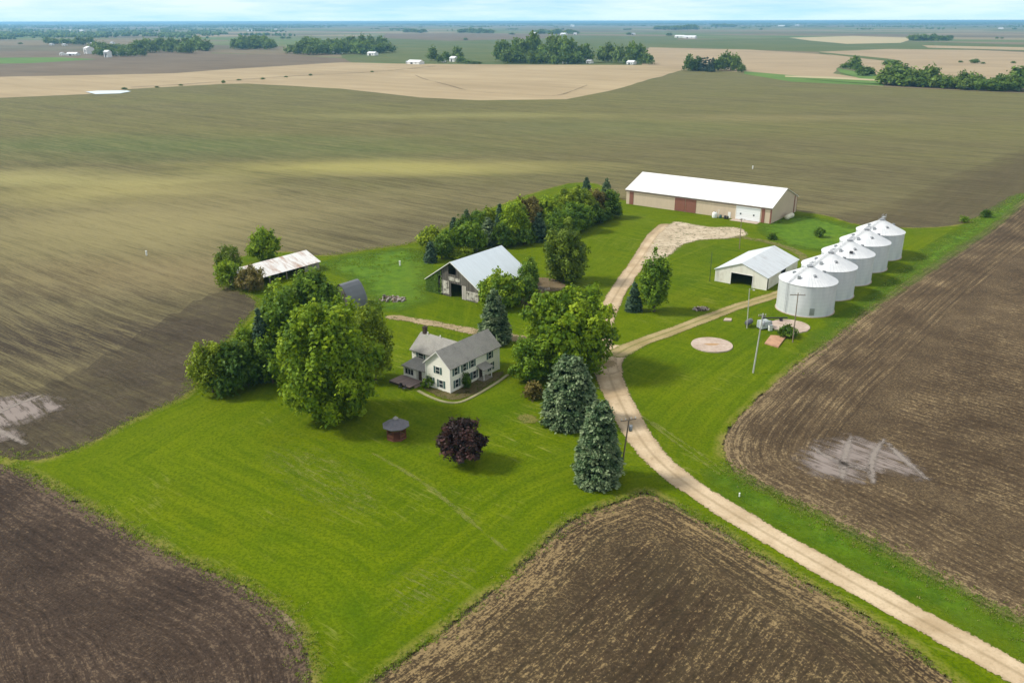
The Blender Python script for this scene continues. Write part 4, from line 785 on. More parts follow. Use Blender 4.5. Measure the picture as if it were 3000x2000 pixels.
def pile(name, P, n, rad, mats, label, cat, seed, hmax=.5):
    rg = random.Random(seed); t = tag(empty(name, P, 0), label, cat)
    for k, m in enumerate(mats):
        mb = MB()
        for i in range(n//len(mats)):
            a = rg.uniform(0, 6.28); r_ = rad*math.sqrt(rg.random()); s = rg.uniform(.12, .4); x, y = r_*math.cos(a), r_*math.sin(a)*.7; z = rg.random()*hmax*(1-r_/rad)
            M = Matrix.Translation((x, y, z+.1)) @ Matrix.Rotation(rg.uniform(0, 6), 4, Vector((rg.uniform(-1, 1), rg.uniform(-1, 1), 1)).normalized()); L_ = s*rg.uniform(1, 3)
            mb.T = M; mb.hexa([(-L_*rg.uniform(.7, 1), -s, -s*.5), (L_, -s*.8, -s*.5), (L_*.9, s, -s*.6), (-L_, s*.8, -s*.4), (-L_*.8, -s*.7, s*.4), (L_*.7, -s*.6, s*.5), (L_*.8, s*.7, s*.4), (-L_*.7, s*.8, s*.5)])
        mb.build(['rubble', 'timber'][k], m, t)
pile('rubble_pile', G(2052, 907), 46, 1.9, [flat('rubble_pale', (.46, .38, .32), .9, var=.2), flat('charred_wood', (.10, .07, .055), .9)], 'small ring of pale stones and charred wood in the grass left of the bins', 'rubble pile', 5)
pile('rubble_pile', G(1152, 878), 70, 3.4, [flat('rubble_grey', (.34, .31, .27), .9, var=.2), flat('old_timber', (.19, .14, .10), .9)], 'scattered boards and stones in the meadow left of the old barn', 'rubble pile', 6, .8)
pile('rubble_pile', G(1580, 848), 40, 2.6, [flat('rubble_tan', (.42, .36, .28), .9, var=.2), flat('grey_timber', (.26, .22, .18), .9)], 'low heap of boards behind the right corner of the old barn', 'rubble pile', 7, .5)
# flat stone by the track
q = [G(x, y) for x, y in [(2119, 941), (2142, 942), (2144, 935), (2124, 934)]]
tag(MB().hexa([(a.x, a.y, .4) for a in q]+[(a.x, a.y, Z+.32) for a in q]).build('stone_slab', m_pad), 'pale flat slab beside the dirt track leading to the bins', 'slab')
# white field markers
for (x, y, lb) in [(2205, 495, 'white inlet standpipe alone in the crop field beyond the machine shed'), (2166, 1454, 'tiny white marker in the grass verge right of the drive'), (1172, 778, 'tiny white marker in the meadow behind the cattle shed'), (430, 748, 'white inlet standpipe alone in the brown field left of the cattle shed')]:
    t = tag(empty('marker_post', G(x, y), 0), lb, 'marker'); s = .8 if y < 800 else .35
    MB().tube((0, 0, 0), (0, 0, s*1.6), s*.3, s*.3, 12).build('pipe', m_whitep, t); MB().lathe([(s*.36, s*1.6), (s*.36, s*1.75), (0, s*1.9)], 12).build('cap', m_whitep, t)
# ---- gazebo
GP = D(911, 1004); t = tag(empty('gazebo', GP, .2), 'eight sided garden gazebo with grey roof and reddish wooden sides', 'gazebo')
m_cedar = boards('cedar', (.20, .075, .04), (.10, .045, .03), 2, .18, .7)
def octo(mb, prof): return mb.lathe(prof, 8, ph=R(22.5))
octo(MB(), [(0, 0), (1.75, 0), (1.75, .25), (0, .25)]).build('floor', m_cedar, t)
octo(MB(), [(2.35, 2.3), (2.35, 2.42), (.35, 3.35), (.35, 3.3), (2.3, 2.3), (2.35, 2.3)]).build('roof', flat('gazebo_shingles', (.17, .165, .18), .9, var=.15, scale=2), t)
octo(MB(), [(.34, 3.3), (.34, 3.6), (.5, 3.6), (0, 4.0)]).build('cupola', m_shingle, t)
for k in range(8):
    a = R(22.5+45*k); x, y = 1.65*math.cos(a), 1.65*math.sin(a); MB().box(x-.07, y-.07, .25, x+.07, y+.07, 2.36).build('post', m_cedar, t)
    if k != 5:
        b_ = R(22.5+45*(k+1)); x2, y2 = 1.65*math.cos(b_), 1.65*math.sin(b_); mb = MB(); mb.tube((x, y, 1.1), (x2, y2, 1.1), .05, n=6); mb.hexa([(x, y, .4), (x2, y2, .4), (x2*.97, y2*.97, .4), (x*.97, y*.97, .4), (x, y, 1.0), (x2, y2, 1.0), (x2*.97, y2*.97, 1.0), (x*.97, y*.97, 1.0)]); mb.build('railing', m_cedar, t)
# ================================================================== VEGETATION
def rot_frames(nrm, rg):
    """two tangents per normal with random spin"""
    n = nrm/np.linalg.norm(nrm, axis=1, keepdims=True); a = rg.normal(size=n.shape); u = a-(a*n).sum(1, keepdims=True)*n; u /= np.linalg.norm(u, axis=1, keepdims=True)+1e-9
    return u, np.cross(n, u)
def leaves(P, Nn, S, rg, asp=1.5, U=None):
    if U is None: u, v = rot_frames(Nn, rg)
    else:
        u = U/np.linalg.norm(U, axis=1, keepdims=True); v = np.cross(Nn, u); v /= np.linalg.norm(v, axis=1, keepdims=True)+1e-9
    a = (S*asp*.5)[:, None]*u; b = (S*.5)[:, None]*v; k = len(P)
    V = np.stack([P-a, P-b, P+a, P+b], 1).reshape(-1, 3); F = np.arange(4*k).reshape(-1, 4); return V, F
def crown_mesh(name, h, rx, n, size, seed, kind='round', zb=.12, mat=None, nl=34, ry=None, flat_top=0.0):
    """foliage as many leaf clumps: lobes over an egg-shaped envelope with gaps between"""
    rg = np.random.RandomState(seed); ry = ry or rx; lr = 1.55/math.sqrt(nl); z0 = h*zb; z0 -= (.16*h if kind == 'bush' else 0); hz = (h-z0)/2
    L_ = []
    for i in range(nl):
        for _ in range(40):
            d = rg.normal(size=3); d /= np.linalg.norm(d)
            if kind == 'bush' and d[2] < -.3: continue
            rr = (rg.uniform(.58, .86) if i % 6 else rg.uniform(.90, 1.04))*(1 if d[2] > -.3 else .92); q = d*rr
            if all(np.linalg.norm(q-c[0]) > lr*1.15 for c in L_): break
        L_.append((q, rg.uniform(.8, 1.45)*lr*(1 if i % 6 else .72), rg.uniform(-.25, .25)))
    L_.append((np.zeros(3), .60, -.15))
    w_ = np.array([c[1]**2 for c in L_]); cnt = (n*w_/w_.sum()).astype(int)
    Vs = []; Fs = []; T = []; off = 0
    for (q, r, tn), k in zip(L_, cnt):
        per = 9; kc = max(1, k//per); k = kc*per; d = rg.normal(size=(kc, 3)); d /= np.linalg.norm(d, axis=1, keepdims=True)
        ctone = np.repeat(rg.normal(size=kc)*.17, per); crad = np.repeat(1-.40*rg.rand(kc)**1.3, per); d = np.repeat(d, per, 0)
        d[:, 2] = np.where((d[:, 2] < -.2) & np.repeat(rg.rand(kc) < .5, per), -d[:, 2], d[:, 2])
        rad = r*crad*(1-.08*rg.rand(k))*(1+.16*np.sin(d[:, 0]*7+q[0]*9)*np.cos(d[:, 1]*6+q[1]*5))
        rad = np.where(np.repeat(rg.rand(kc) < .10, per), rad*1.22, rad)
        p = q+d*rad[:, None]+rg.normal(size=(k, 3))*(size*.72/rx)
        zz = np.clip((p[:, 2]+1)/2, 0, 1.3); p[:, 2] = 2*zz**(1.3 if kind == 'round' else 1.1)-1; tap = 1.0-(.25*np.clip(zz-.5, 0, 1)**1.5 if kind != 'col' else 0)+.60*np.clip(.40-zz, 0, 1)
        if kind == 'vase': tap = .62+.5*np.clip(zz, 0, 1)
        P = np.stack([p[:, 0]*rx*tap, p[:, 1]*ry*tap, z0+hz+p[:, 2]*hz], 1)
        nn = d+rg.normal(size=(k, 3))*.42; nn[:, 2] += .12
        S = size*rg.uniform(.6, 1.35, k); V, F = leaves(P, nn, S, rg, 1.45); Vs.append(V); Fs.append(F+off); off += len(V)
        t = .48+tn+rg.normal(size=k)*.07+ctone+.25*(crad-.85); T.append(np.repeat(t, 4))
    V = np.concatenate(Vs); V[:, 2] = np.maximum(V[:, 2], .03)
    return mesh_np(name, V, np.concatenate(Fs), {'tone': np.clip(np.concatenate(T), 0, 1)})
def conifer_mesh(name, h, r, n, size, seed, blunt=.5, zb=.02):
    """whorls of boughs, each ending in a thick spray of needles with shaded gaps between"""
    rg = np.random.RandomState(seed); nw = int(np.clip(h/.95, 7, 16)); B = []
    for i in range(nw):
        t = (i+.3+rg.uniform(-.15, .15))/nw; pr = (1-t)**blunt*min(1, .80+t*1.5); nb = max(4, int(round(2*math.pi*pr*r/(1.15*h/nw+.25)))); ph = rg.rand()*6.28
        for k in range(nb): B.append((t+rg.normal()*.018, pr*r*rg.uniform(.80, 1.08), ph+(k+rg.normal()*.14)*2*math.pi/nb, pr*r*2*math.pi/nb, rg.normal()*.13))
    B.append((.97, .12*r, 0, .3*r, .1)); B.append((.93, .10*r, 3, .3*r, .1)); B = np.array(B)
    wgt = (B[:, 3]*.6+.25*B[:, 1])**1.2; idx = np.sort(rg.choice(len(B), n, p=wgt/wgt.sum())); b = B[idx]; tip = rg.rand(n) < .68; gap = h/nw
    q = np.where(tip, 1+rg.normal(size=n)*.09, rg.uniform(.25, .95, n)); rho = b[:, 1]*q; sp = np.where(tip, b[:, 3]*.27, b[:, 3]*.16*q)
    off = rg.normal(size=n)*sp; ang = b[:, 2]; ca, sa = np.cos(ang), np.sin(ang); zz = h*(zb+(1-zb)*b[:, 0])-rho*.16+np.where(tip, gap*.10, 0)+rg.normal(size=n)*gap*np.where(tip, .20, .14)-np.abs(off)*.25
    P = np.stack([rho*ca-off*sa, rho*sa+off*ca, np.maximum(zz, .08)], 1); nn = np.stack([ca*.7-sa*off, sa*.7+ca*off, np.ones(n)], 1)+rg.normal(size=(n, 3))*.40
    out = np.stack([ca, sa, -.1+.2*rg.normal(size=n)], 1)+rg.normal(size=(n, 3))*.45
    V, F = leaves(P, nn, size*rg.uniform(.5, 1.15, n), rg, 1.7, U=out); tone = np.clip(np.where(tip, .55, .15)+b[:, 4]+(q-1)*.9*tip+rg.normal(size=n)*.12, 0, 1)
    return mesh_np(name, V, F, {'tone': np.repeat(tone, 4)})
def trunk_mesh(h, r, rx, seed, limbs=6, zb=.3, con=False):
    rg = random.Random(seed); mb = MB(); a = Vector((0, 0, -.1)); top = h*(.95 if con else .62); seg = 5; pts = [a]
    for i in range(1, seg+1): pts.append(Vector((rg.uniform(-.02, .02)*h*(0 if con else 1), rg.uniform(-.02, .02)*h*(0 if con else 1), top*i/seg)))
    for i in range(seg): mb.tube(pts[i], pts[i+1], r*(1.25-.2*i if i == 0 else 1-.17*i), r*(1-.17*(i+1)), 9)
    if not con:
        for k in range(limbs):
            s = pts[1+k % 3].lerp(pts[2+k % 3], rg.random()); an = k*2.4+rg.random(); e = s+Vector((math.cos(an)*rx*rg.uniform(.45, .7), math.sin(an)*rx*rg.uniform(.45, .7), h*rg.uniform(.15, .3))); m = s.lerp(e, .5)+Vector((0, 0, h*.03))
            mb.tube(s, m, r*.42, r*.28, 7); mb.tube(m, e, r*.28, r*.08, 6)
            for _ in range(2): mb.tube(m, m+Vector((rg.uniform(-1, 1), rg.uniform(-1, 1), rg.uniform(.3, 1)))*rx*.3, r*.18, r*.05, 5)
    return mb
m_bark = flat('bark', (.13, .10, .075), .95, var=.3, scale=2)
LM = {
 'bright': leafmat('leaves_bright', (.060, .135, .003), (.175, .285, .005), (.35, .46, .012), .38),
 'yellow': leafmat('leaves_yellow_green', (.085, .145, .003), (.20, .27, .005), (.32, .40, .012), .35),
 'mid': leafmat('leaves_mid', (.038, .105, .005), (.115, .215, .008), (.23, .35, .018), .35),
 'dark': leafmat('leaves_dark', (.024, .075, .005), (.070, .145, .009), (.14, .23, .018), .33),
 'olive': leafmat('leaves_olive', (.050, .100, .006), (.125, .190, .010), (.21, .28, .02), .35),
 'russet': leafmat('leaves_russet', (.085, .070, .016), (.18, .135, .032), (.26, .22, .05), .3),
 'purple': leafmat('leaves_purple', (.009, .005, .005), (.030, .012, .011), (.085, .034, .030), .08),
 'blue': leafmat('needles_blue', (.014, .042, .014), (.064, .118, .042), (.225, .285, .14), .08),
 'spruce': leafmat('needles_dark', (.014, .040, .016), (.038, .085, .040), (.10, .16, .085), .1),
}
SEED = [100]
def plant(name, bbox, kind, col, label, cat='tree', n=None, size=None, group=None, dsp=True, trunk=.12, zb=None, lobes=None):
    """bbox (x0,x1,ytop,ybot) of the crown in survey-view units; finds base, radius and height on the ground"""
    SEED[0] += 1; sd = SEED[0]
    x0, x1, yt, yb = [v*K for v in bbox]; xc = (x0+x1)/2; con = kind == 'conifer'
    P = G(xc, yb); r = (x1-x0)/2*depth(P)/FPX
    d = Vector((P.x, P.y, 0)).normalized(); P = P+d*r*(.72 if con else .62); r = (x1-x0)/2*depth(P)/FPX
    P = P+(G(xc, (yb+1))-G(xc, yb))*0; P.z = Z0; h = height_at(P, yt+(.0 if con else .25)*r*.4*FPX/depth(P))
    q = CM.inverted() @ P; xp = 1500+FPX*q.x/(-q.z)
    t = tag(empty(name, P, (sd*1.7) % 6.28), label, cat, group)
    if con:
        n = n or int(1200+r*r*560*(h/(2*r)+.4)); size = size or .40
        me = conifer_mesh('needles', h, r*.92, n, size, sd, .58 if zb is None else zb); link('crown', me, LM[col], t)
        trunk_mesh(h, .022*h, r, sd, con=True).build('trunk', m_bark, t)
    else:
        bush = cat in ('shrub', 'bush')
        n = n or int(700+r*r*260*max(1, h/(2*r))); size = size or (.50 if r > 4 else .36)
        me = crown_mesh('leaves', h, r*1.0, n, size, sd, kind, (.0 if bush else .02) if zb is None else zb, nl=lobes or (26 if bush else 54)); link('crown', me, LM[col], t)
        trunk_mesh(h, (.024 if not bush else .015)*h+.03, r, sd, limbs=4 if bush else 8).build('stem' if bush else 'trunk', m_bark, t)
    return t, P, r, h
INFO = []
def T(*a, **k): INFO.append((a[0], a[4])+tuple(plant(*a, **k)[1:]))
# the big trees round the house
T('deciduous_tree', (648, 880, 668, 992), 'round', 'bright', 'largest bright green tree left of the white farmhouse, behind the gazebo', n=30000, size=.50, lobes=95)
T('deciduous_tree', (815, 905, 690, 885), 'round', 'yellow', 'yellow green tree tucked behind the right side of the largest tree', n=8000, lobes=50)
T('deciduous_tree', (606, 720, 668, 872), 'round', 'mid', 'mid green tree touching the left side of the largest bright tree', n=11000)
T('deciduous_tree', (665, 790, 618, 760), 'round', 'mid', 'mid green tree behind the largest tree, in front of the cattle shed', n=9000)
T('deciduous_tree', (612, 700, 650, 770), 'round', 'bright', 'light green tree at the field corner below the cattle shed', n=6000)
T('spruce', (583, 640, 718, 880), 'conifer', 'spruce', 'dark narrow spruce squeezed among the trees left of the lawn')
T('deciduous_tree', (540, 610, 745, 880), 'round', 'bright', 'green tree between the dark narrow spruce and the round bushes by the brown field')
T('bush', (590, 668, 770, 888), 'bush', 'mid', 'green bushy undergrowth between the largest tree and the narrow spruce', 'bush', n=5000)
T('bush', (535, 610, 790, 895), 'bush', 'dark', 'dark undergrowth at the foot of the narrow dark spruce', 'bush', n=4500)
T('bush', (443, 540, 788, 912), 'bush', 'yellow', 'yellow green rounded bush at the far left end of the tree clump by the lawn', 'bush', n=6000, lobes=34)
T('bush', (480, 590, 790, 908), 'bush', 'dark', 'dark rounded bush with thin bare top, right of the yellow green one', 'bush', n=6500, lobes=34)
T('deciduous_tree', (1182, 1415, 652, 878), 'round', 'bright', 'broad bright green tree right of the farmhouse beside the drive', n=28000, size=.50, lobes=95)
T('deciduous_tree', (1172, 1262, 775, 888), 'round', 'mid', 'low green tree against the right end of the farmhouse', n=6500, lobes=44)
T('blue_spruce', (1240, 1376, 822, 990), 'conifer', 'blue', 'broad blue green spruce on the lawn beside the drive bend', zb=.36, n=24000, size=.42)
T('blue_spruce', (1314, 1428, 928, 1126), 'conifer', 'blue', 'tall blue green spruce nearest the viewer, at the edge of the drive', zb=.36, n=24000, size=.36)
T('maple', (1007, 1116, 966, 1078), 'round', 'purple', 'dark purple leaved maple standing alone on the front lawn', n=9000, size=.36, zb=.12, lobes=70)
T('blue_spruce', (1094, 1178, 668, 795), 'conifer', 'blue', 'blue green spruce rising directly behind the farmhouse roof', zb=.6)
T('deciduous_tree', (1096, 1200, 628, 712), 'bush', 'bright', 'bright green leafy tree in front of the barn roof', n=7500, lobes=44)
T('deciduous_tree', (1192, 1240, 598, 672), 'round', 'mid', 'slim green tree touching the right corner of the barn')
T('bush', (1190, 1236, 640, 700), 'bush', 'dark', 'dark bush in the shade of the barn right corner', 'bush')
T('deciduous_tree', (1244, 1348, 515, 656), 'round', 'olive', 'rounded dull green tree standing alone between barn and gravel drive', n=12000, size=.45)
T('deciduous_tree', (1466, 1535, 583, 722), 'col', 'mid', 'tall narrow dark green tree beside the upper drive', n=8000, size=.4)
T('pine_tree', (1434, 1476, 655, 718), 'conifer', 'spruce', 'small conical tree on a bare thin trunk left of the tall narrow tree', zb=.7)
T('bush', (1207, 1246, 884, 918), 'bush', 'russet', 'low reddish brown bush left of the broad blue green spruce', 'bush', n=1500)
T('bush', (1064, 1080, 862, 893), 'col', 'dark', 'small upright evergreen bush against the long wall of the farmhouse', 'bush', n=900, size=.25)
T('bush', (972, 1000, 868, 892), 'bush', 'mid', 'small green bush at the foot of the farmhouse gable near the deck', 'bush', n=700, size=.25)
T('bush', (1786, 1826, 752, 776), 'bush', 'dark', 'dark low bush in front of the pinkish pad at the bins', 'bush')
T('bush', (1870, 1892, 526, 546), 'bush', 'dark', 'lone dark bush in the grass between machine shed and far bins', 'bush', n=800)
T('bush', (1764, 1782, 540, 551), 'bush', 'dark', 'tiny bush in the grass above the open white shed', 'bush', n=500)
T('bush', (2252, 2274, 484, 500), 'bush', 'dark', 'dark round bush on the grass strip between the fields at right', 'bush', n=900)
T('bush', (2205, 2225, 500, 512), 'bush', 'mid', 'small green bush left of the dark one on the grass strip', 'bush', n=500)
T('deciduous_tree', (574, 645, 524, 605), 'round', 'bright', 'green tree standing behind the cattle shed roof', n=6000)
T('bush', (498, 556, 568, 625), 'bush', 'olive', 'olive bush in the field corner, upper of those left of the cattle shed', 'bush', n=3200)
T('bush', (500, 560, 603, 665), 'bush', 'bright', 'bright green bush against the left end of the cattle shed', 'bush', n=3500)
T('bush', (548, 612, 614, 672), 'bush', 'russet', 'brownish olive bush hiding the lower left corner of the cattle shed', 'bush', n=4200)
# windbreak behind the barn
z4 = lambda x, y: ((1180+x/3.5104)/K, (500+y/3.5104)/K)
def TB(x, yt, w, yb, kind, col, label, **k):
    w *= 1.0 if kind == 'conifer' else 1.36; yt += 18 if kind == 'conifer' else -22; a, b = z4(x-w/2, yt); c_, d = z4(x+w/2, yb); T('spruce' if kind == 'conifer' else ('bush' if k.get('cat') == 'bush' else 'deciduous_tree'), (a, c_, b, d), kind, col, label, group='windbreak trees behind the barn', **k)
TB(290, 725, 150, 955, 'conifer', 'spruce', 'small dark spruce at the left end of the windbreak behind the barn')
TB(300, 620, 220, 850, 'bush', 'yellow', 'yellow green bushy tree at the left end of the windbreak')
TB(450, 640, 150, 900, 'bush', 'mid', 'leafy green tree right of the small dark spruce at the left end of the windbreak')
TB(530, 480, 140, 760, 'conifer', 'spruce', 'dark spruce standing at the back, third from the left in the windbreak')
TB(655, 400, 170, 700, 'conifer', 'blue', 'tall blue tinged spruce at the back of the left half of the windbreak')
TB(770, 420, 150, 660, 'round', 'mid', 'narrow green leafy tree directly right of the tall blue tinged spruce')
TB(660, 560, 260, 860, 'bush', 'mid', 'dark green leafy tree just above the barn roof ridge')
TB(880, 480, 190, 790, 'conifer', 'blue', 'full blue green spruce at the front of the windbreak above the barn ridge')
TB(995, 340, 130, 720, 'conifer', 'spruce', 'tallest dark spruce in the middle of the left half of the windbreak')
TB(1020, 570, 190, 800, 'bush', 'dark', 'dark leafy tree at the front foot of the tallest spruce, right of the barn ridge')
TB(890, 400, 120, 560, 'round', 'yellow', 'small yellow green treetop between the spruces of the windbreak')
TB(1150, 340, 230, 760, 'round', 'bright', 'bright green tree right of the tallest dark spruce in the windbreak')
TB(1200, 480, 190, 760, 'round', 'mid', 'mid green tree in front of the reddish tree of the windbreak')
TB(1290, 285, 230, 640, 'round', 'russet', 'reddish brown leaved tree in the middle of the windbreak')
TB(1400, 430, 190, 740, 'conifer', 'spruce', 'broad dark spruce at the front middle of the windbreak')
TB(1500, 300, 260, 620, 'round', 'bright', 'rounded bright green tree right of the reddish brown one')
TB(1590, 430, 240, 690, 'round', 'mid', 'green tree at the front of the windbreak behind the lone dull green tree')
TB(1770, 165, 330, 560, 'round', 'yellow', 'tall yellow green tree at the back of the right half of the windbreak')
TB(1770, 340, 270, 650, 'round', 'mid', 'mid green tree below the tall yellow green one in the windbreak')
TB(1975, 215, 220, 500, 'round', 'russet', 'pale reddish tree near the right end of the windbreak')
TB(2110, 235, 190, 500, 'round', 'dark', 'dark green rounded tree closing the right end of the windbreak')
TB(1950, 380, 200, 570, 'bush', 'dark', 'low dark green tree under the pale reddish one at the right end')
TB(1885, 65, 140, 300, 'conifer', 'spruce', 'left one of two dark spruces poking up behind the right end of the windbreak')
TB(2090, 72, 130, 300, 'conifer', 'blue', 'right one of two dark spruces poking up behind the right end of the windbreak')
TB(580, 810, 200, 905, 'bush', 'yellow', 'low yellow green bush right above the barn roof edge', cat='bush')
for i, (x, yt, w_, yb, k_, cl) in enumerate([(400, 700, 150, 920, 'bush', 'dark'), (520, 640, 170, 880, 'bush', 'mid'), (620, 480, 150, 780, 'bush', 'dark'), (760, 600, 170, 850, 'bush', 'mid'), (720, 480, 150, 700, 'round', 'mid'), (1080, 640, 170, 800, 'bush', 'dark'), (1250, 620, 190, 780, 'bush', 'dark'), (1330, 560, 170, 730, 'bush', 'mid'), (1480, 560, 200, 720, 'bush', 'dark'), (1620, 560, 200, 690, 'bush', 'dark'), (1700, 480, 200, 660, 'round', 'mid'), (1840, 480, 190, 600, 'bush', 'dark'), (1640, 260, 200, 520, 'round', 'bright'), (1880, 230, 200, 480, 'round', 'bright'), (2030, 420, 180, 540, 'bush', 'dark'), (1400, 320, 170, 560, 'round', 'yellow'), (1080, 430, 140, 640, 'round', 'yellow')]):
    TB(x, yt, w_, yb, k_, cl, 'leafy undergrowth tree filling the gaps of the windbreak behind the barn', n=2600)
# ivy over the left of the barn front
rg = np.random.RandomState(5); n = 3200; u = rg.rand(n); x = -16.9+u*5.2; zt = 3.9+(x+16.4)*.62; z = rg.rand(n)*np.maximum(zt, .6)
keep = (noise2(x*1.1, z*1.1, 4) > -.75) & ~((x > -12.75) & (x < -11.8) & (z > .5)) | (rg.rand(n) < .08); x, z = x[keep], z[keep]; k = len(x)
Pv = np.stack([x, -.12-.22*rg.rand(k), z], 1); nn = np.stack([rg.normal(size=k)*.5, -np.ones(k), .4+rg.normal(size=k)*.5], 1); V, F = leaves(Pv, nn, .3*rg.uniform(.6, 1.3, k), rg, 1.3)
link('ivy', mesh_np('ivy', V, F, {'tone': np.repeat(np.clip(.4+rg.normal(size=k)*.15, 0, 1), 4)}), LM['mid'], barn)
# tall grass and weeds along the edges: nobody could count it
def tufts(name, P, H, S, mat, seed, per=5):
    rg = np.random.RandomState(seed); P = np.repeat(P, per, 0); k = len(P); P = P+np.concatenate([rg.normal(size=(k, 2))*.16, np.zeros((k, 1))], 1)
    Hh = np.repeat(H, per)*rg.uniform(.5, 1.2, k); out = np.stack([rg.normal(size=k)*.45, rg.normal(size=k)*.45, np.ones(k)], 1); nn = np.stack([rg.normal(size=k), rg.normal(size=k), .2*np.ones(k)], 1)
    C_ = P.copy(); C_[:, 2] = Z0+Hh*.5; asp = 1.0; u = out/np.linalg.norm(out, axis=1, keepdims=True); v = np.cross(nn, u); v /= np.linalg.norm(v, axis=1, keepdims=True)
    a = (Hh*.5)[:, None]*u; b = (S*rg.uniform(.6, 1.3, k))[:, None]*v; V = np.stack([C_-a-b*.5, C_+b*.0+a*.0-b, C_+a, C_+b], 1).reshape(-1, 3)
    o = link(name, mesh_np(name, V, np.arange(4*k).reshape(-1, 4), {'tone': np.repeat(np.clip(.5+rg.normal(size=k)*.2, 0, 1), 4)}), mat)
    return o
m_tuft = leafmat('tall_grass', (.08, .17, .008), (.15, .26, .012), (.28, .36, .07), .5); m_straw = leafmat('straw_weeds', (.16, .19, .04), (.32, .31, .10), (.50, .43, .20), .5)
rg = np.random.RandomState(9)
def along(px, n, spread, seed):
    rg = np.random.RandomState(seed); P = smooth_poly([D(x, y) for x, y in px], 1, False); seg = np.linalg.norm(np.diff(P, axis=0), axis=1); cs_ = np.concatenate([[0], np.cumsum(seg)]); t = np.sort(rg.rand(n))*cs_[-1]
    X = np.interp(t, cs_, P[:, 0]); Y = np.interp(t, cs_, P[:, 1]); w_ = noise2(t*.15, t*0, seed)
    return np.stack([X+rg.normal(size=n)*spread*(1.4+.9*w_), Y+rg.normal(size=n)*spread*(1.4+.9*w_), np.zeros(n)], 1), w_
A, w1 = along([(20, 1068), (110, 1110), (200, 1163), (330, 1237), (450, 1297), (562, 1343), (635, 1390), (684, 1445), (708, 1508), (720, 1580)], 1500, .5, 1)
B, w2 = along([(1668, 1064), (1698, 1095), (1760, 1128), (1850, 1173), (2000, 1253), (2150, 1335), (2352, 1439), (2600, 1575)], 1300, 1.0, 2)
C1, w3 = along([(2352, 445), (2240, 515), (2150, 570), (2046, 660), (1966, 728), (1870, 803), (1800, 858)], 1200, 1.0, 3)
D1, w4 = along([(790, 1600), (830, 1584), (920, 1516), (1010, 1452), (1105, 1376), (1200, 1294), (1270, 1226), (1320, 1186), (1440, 1142), (1478, 1126), (1600, 1185), (1800, 1307), (1960, 1397), (2150, 1535)], 1300, .45, 4)
E1, w5 = along([(500, 650), (560, 672), (600, 690), (580, 720), (520, 780), (450, 850), (430, 910), (330, 950), (240, 1000), (150, 1043), (0, 1046)], 1200, .45, 5)
F1, w6 = along([(735, 590), (850, 572), (960, 558), (1030, 515), (1120, 480)], 900, .8, 6)
A = np.concatenate([A, B, C1, D1, E1, F1])
tag(tufts('tall_grass', A, .10+.22*rg.rand(len(A))**2, .07, m_tuft, 1, 4), 'tall green grass fringing the lawn and the drive verges', 'grass', kind='stuff')
A2 = A[rg.rand(len(A)) < .55]; tag(tufts('dry_weeds', A2+.05, .10+.22*rg.rand(len(A2))**2, .08, m_straw, 2, 4), 'straw coloured weeds at the field edges', 'weeds', kind='stuff')
q = [D(x, y) for x, y in [(750, 605), (850, 590), (960, 572), (985, 640), (960, 695), (880, 705), (800, 630)]]; q = np.array([tuple(p_[:2]) for p_ in q])
X = rg.uniform(q[:, 0].min(), q[:, 0].max(), 9000); Y = rg.uniform(q[:, 1].min(), q[:, 1].max(), 9000); s = poly_sd(q, X, Y); ok = (s > -1.5) & (noise2(X*.12, Y*.12, 8)+.5*noise2(X*.9, Y*.9, 18) > .25); M_ = np.stack([X[ok], Y[ok], 0*X[ok]], 1)
tag(tufts('meadow_weeds', M_, .12+.25*rg.rand(len(M_)), .10, m_tuft, 3, 3), 'rank weeds in the meadow between cattle shed and barn', 'weeds', kind='stuff')

# ------------------------------------------------------------------ far trees, buildings
def far_variant(seed, con=False):
    if con: return conifer_mesh('far_conifer', 1.0, .30, 420, .11, seed, .6)
    return crown_mesh('far_crown', 1.0, .52, 900, .12, seed, 'bush', .04, nl=16)
m_ft = [leafmat('far_leaves', (.034, .090, .010), (.095, .175, .018), (.18, .28, .03), .35), leafmat('far_leaves_light', (.05, .10, .012), (.11, .175, .02), (.17, .25, .03), .25), leafmat('far_needles', (.012, .032, .020), (.028, .058, .034), (.05, .09, .05), .1)]
FM = []
for mi, m in enumerate(m_ft):
    for s in range(3):
        me = far_variant(900+mi*10+s, mi == 2); me.materials.append(m); FM.append(me)
frg = random.Random(77)
def far_tree(x, y, hp, wp, kind, label, group):
    """x,y base and hp height in survey pixels"""
    P = G(x, y, .3); dpt = depth(P); h = hp*dpt/FPX*.86; wd = wp*dpt/FPX
    o = bpy.data.objects.new('spruce' if kind == 2 else 'deciduous_tree', FM[kind*3+frg.randrange(3)]); C.objects.link(o); o.location = P; o.rotation_euler = (0, 0, frg.uniform(0, 6.28)); r_ = wd/(.96 if kind < 2 else .6); o.scale = (r_, r_, h)
    return tag(o, label, 'tree', group)
def grove(pts, label, group, kinds=(0, 0, 1), n=None):
    """pts: list of (x, y, height, width)"""
    for (x, y, h, w_) in pts: far_tree(x, y, h*frg.uniform(.88, 1.12), w_*frg.uniform(.9, 1.15), frg.choice(kinds), label, group)
def row(x0, x1, y0, y1, n, h0, h1, w_, jy=2): return [(x0+(x1-x0)*(i+.5)/n+frg.uniform(-.4, .4)*(x1-x0)/n, y0+(y1-y0)*(i+.5)/n+frg.uniform(-jy, jy), frg.uniform(h0, h1), w_*frg.uniform(.8, 1.3)) for i in range(n)]
grove(row(270, 430, 150, 157, 12, 20, 34, 26, 4)+row(400, 560, 150, 152, 14, 22, 36, 28, 5)+row(540, 612, 146, 150, 6, 26, 34, 28, 2)+row(270, 420, 162, 166, 6, 14, 24, 22), 'far tree of the green belt round the village at left', 'trees round the far village')
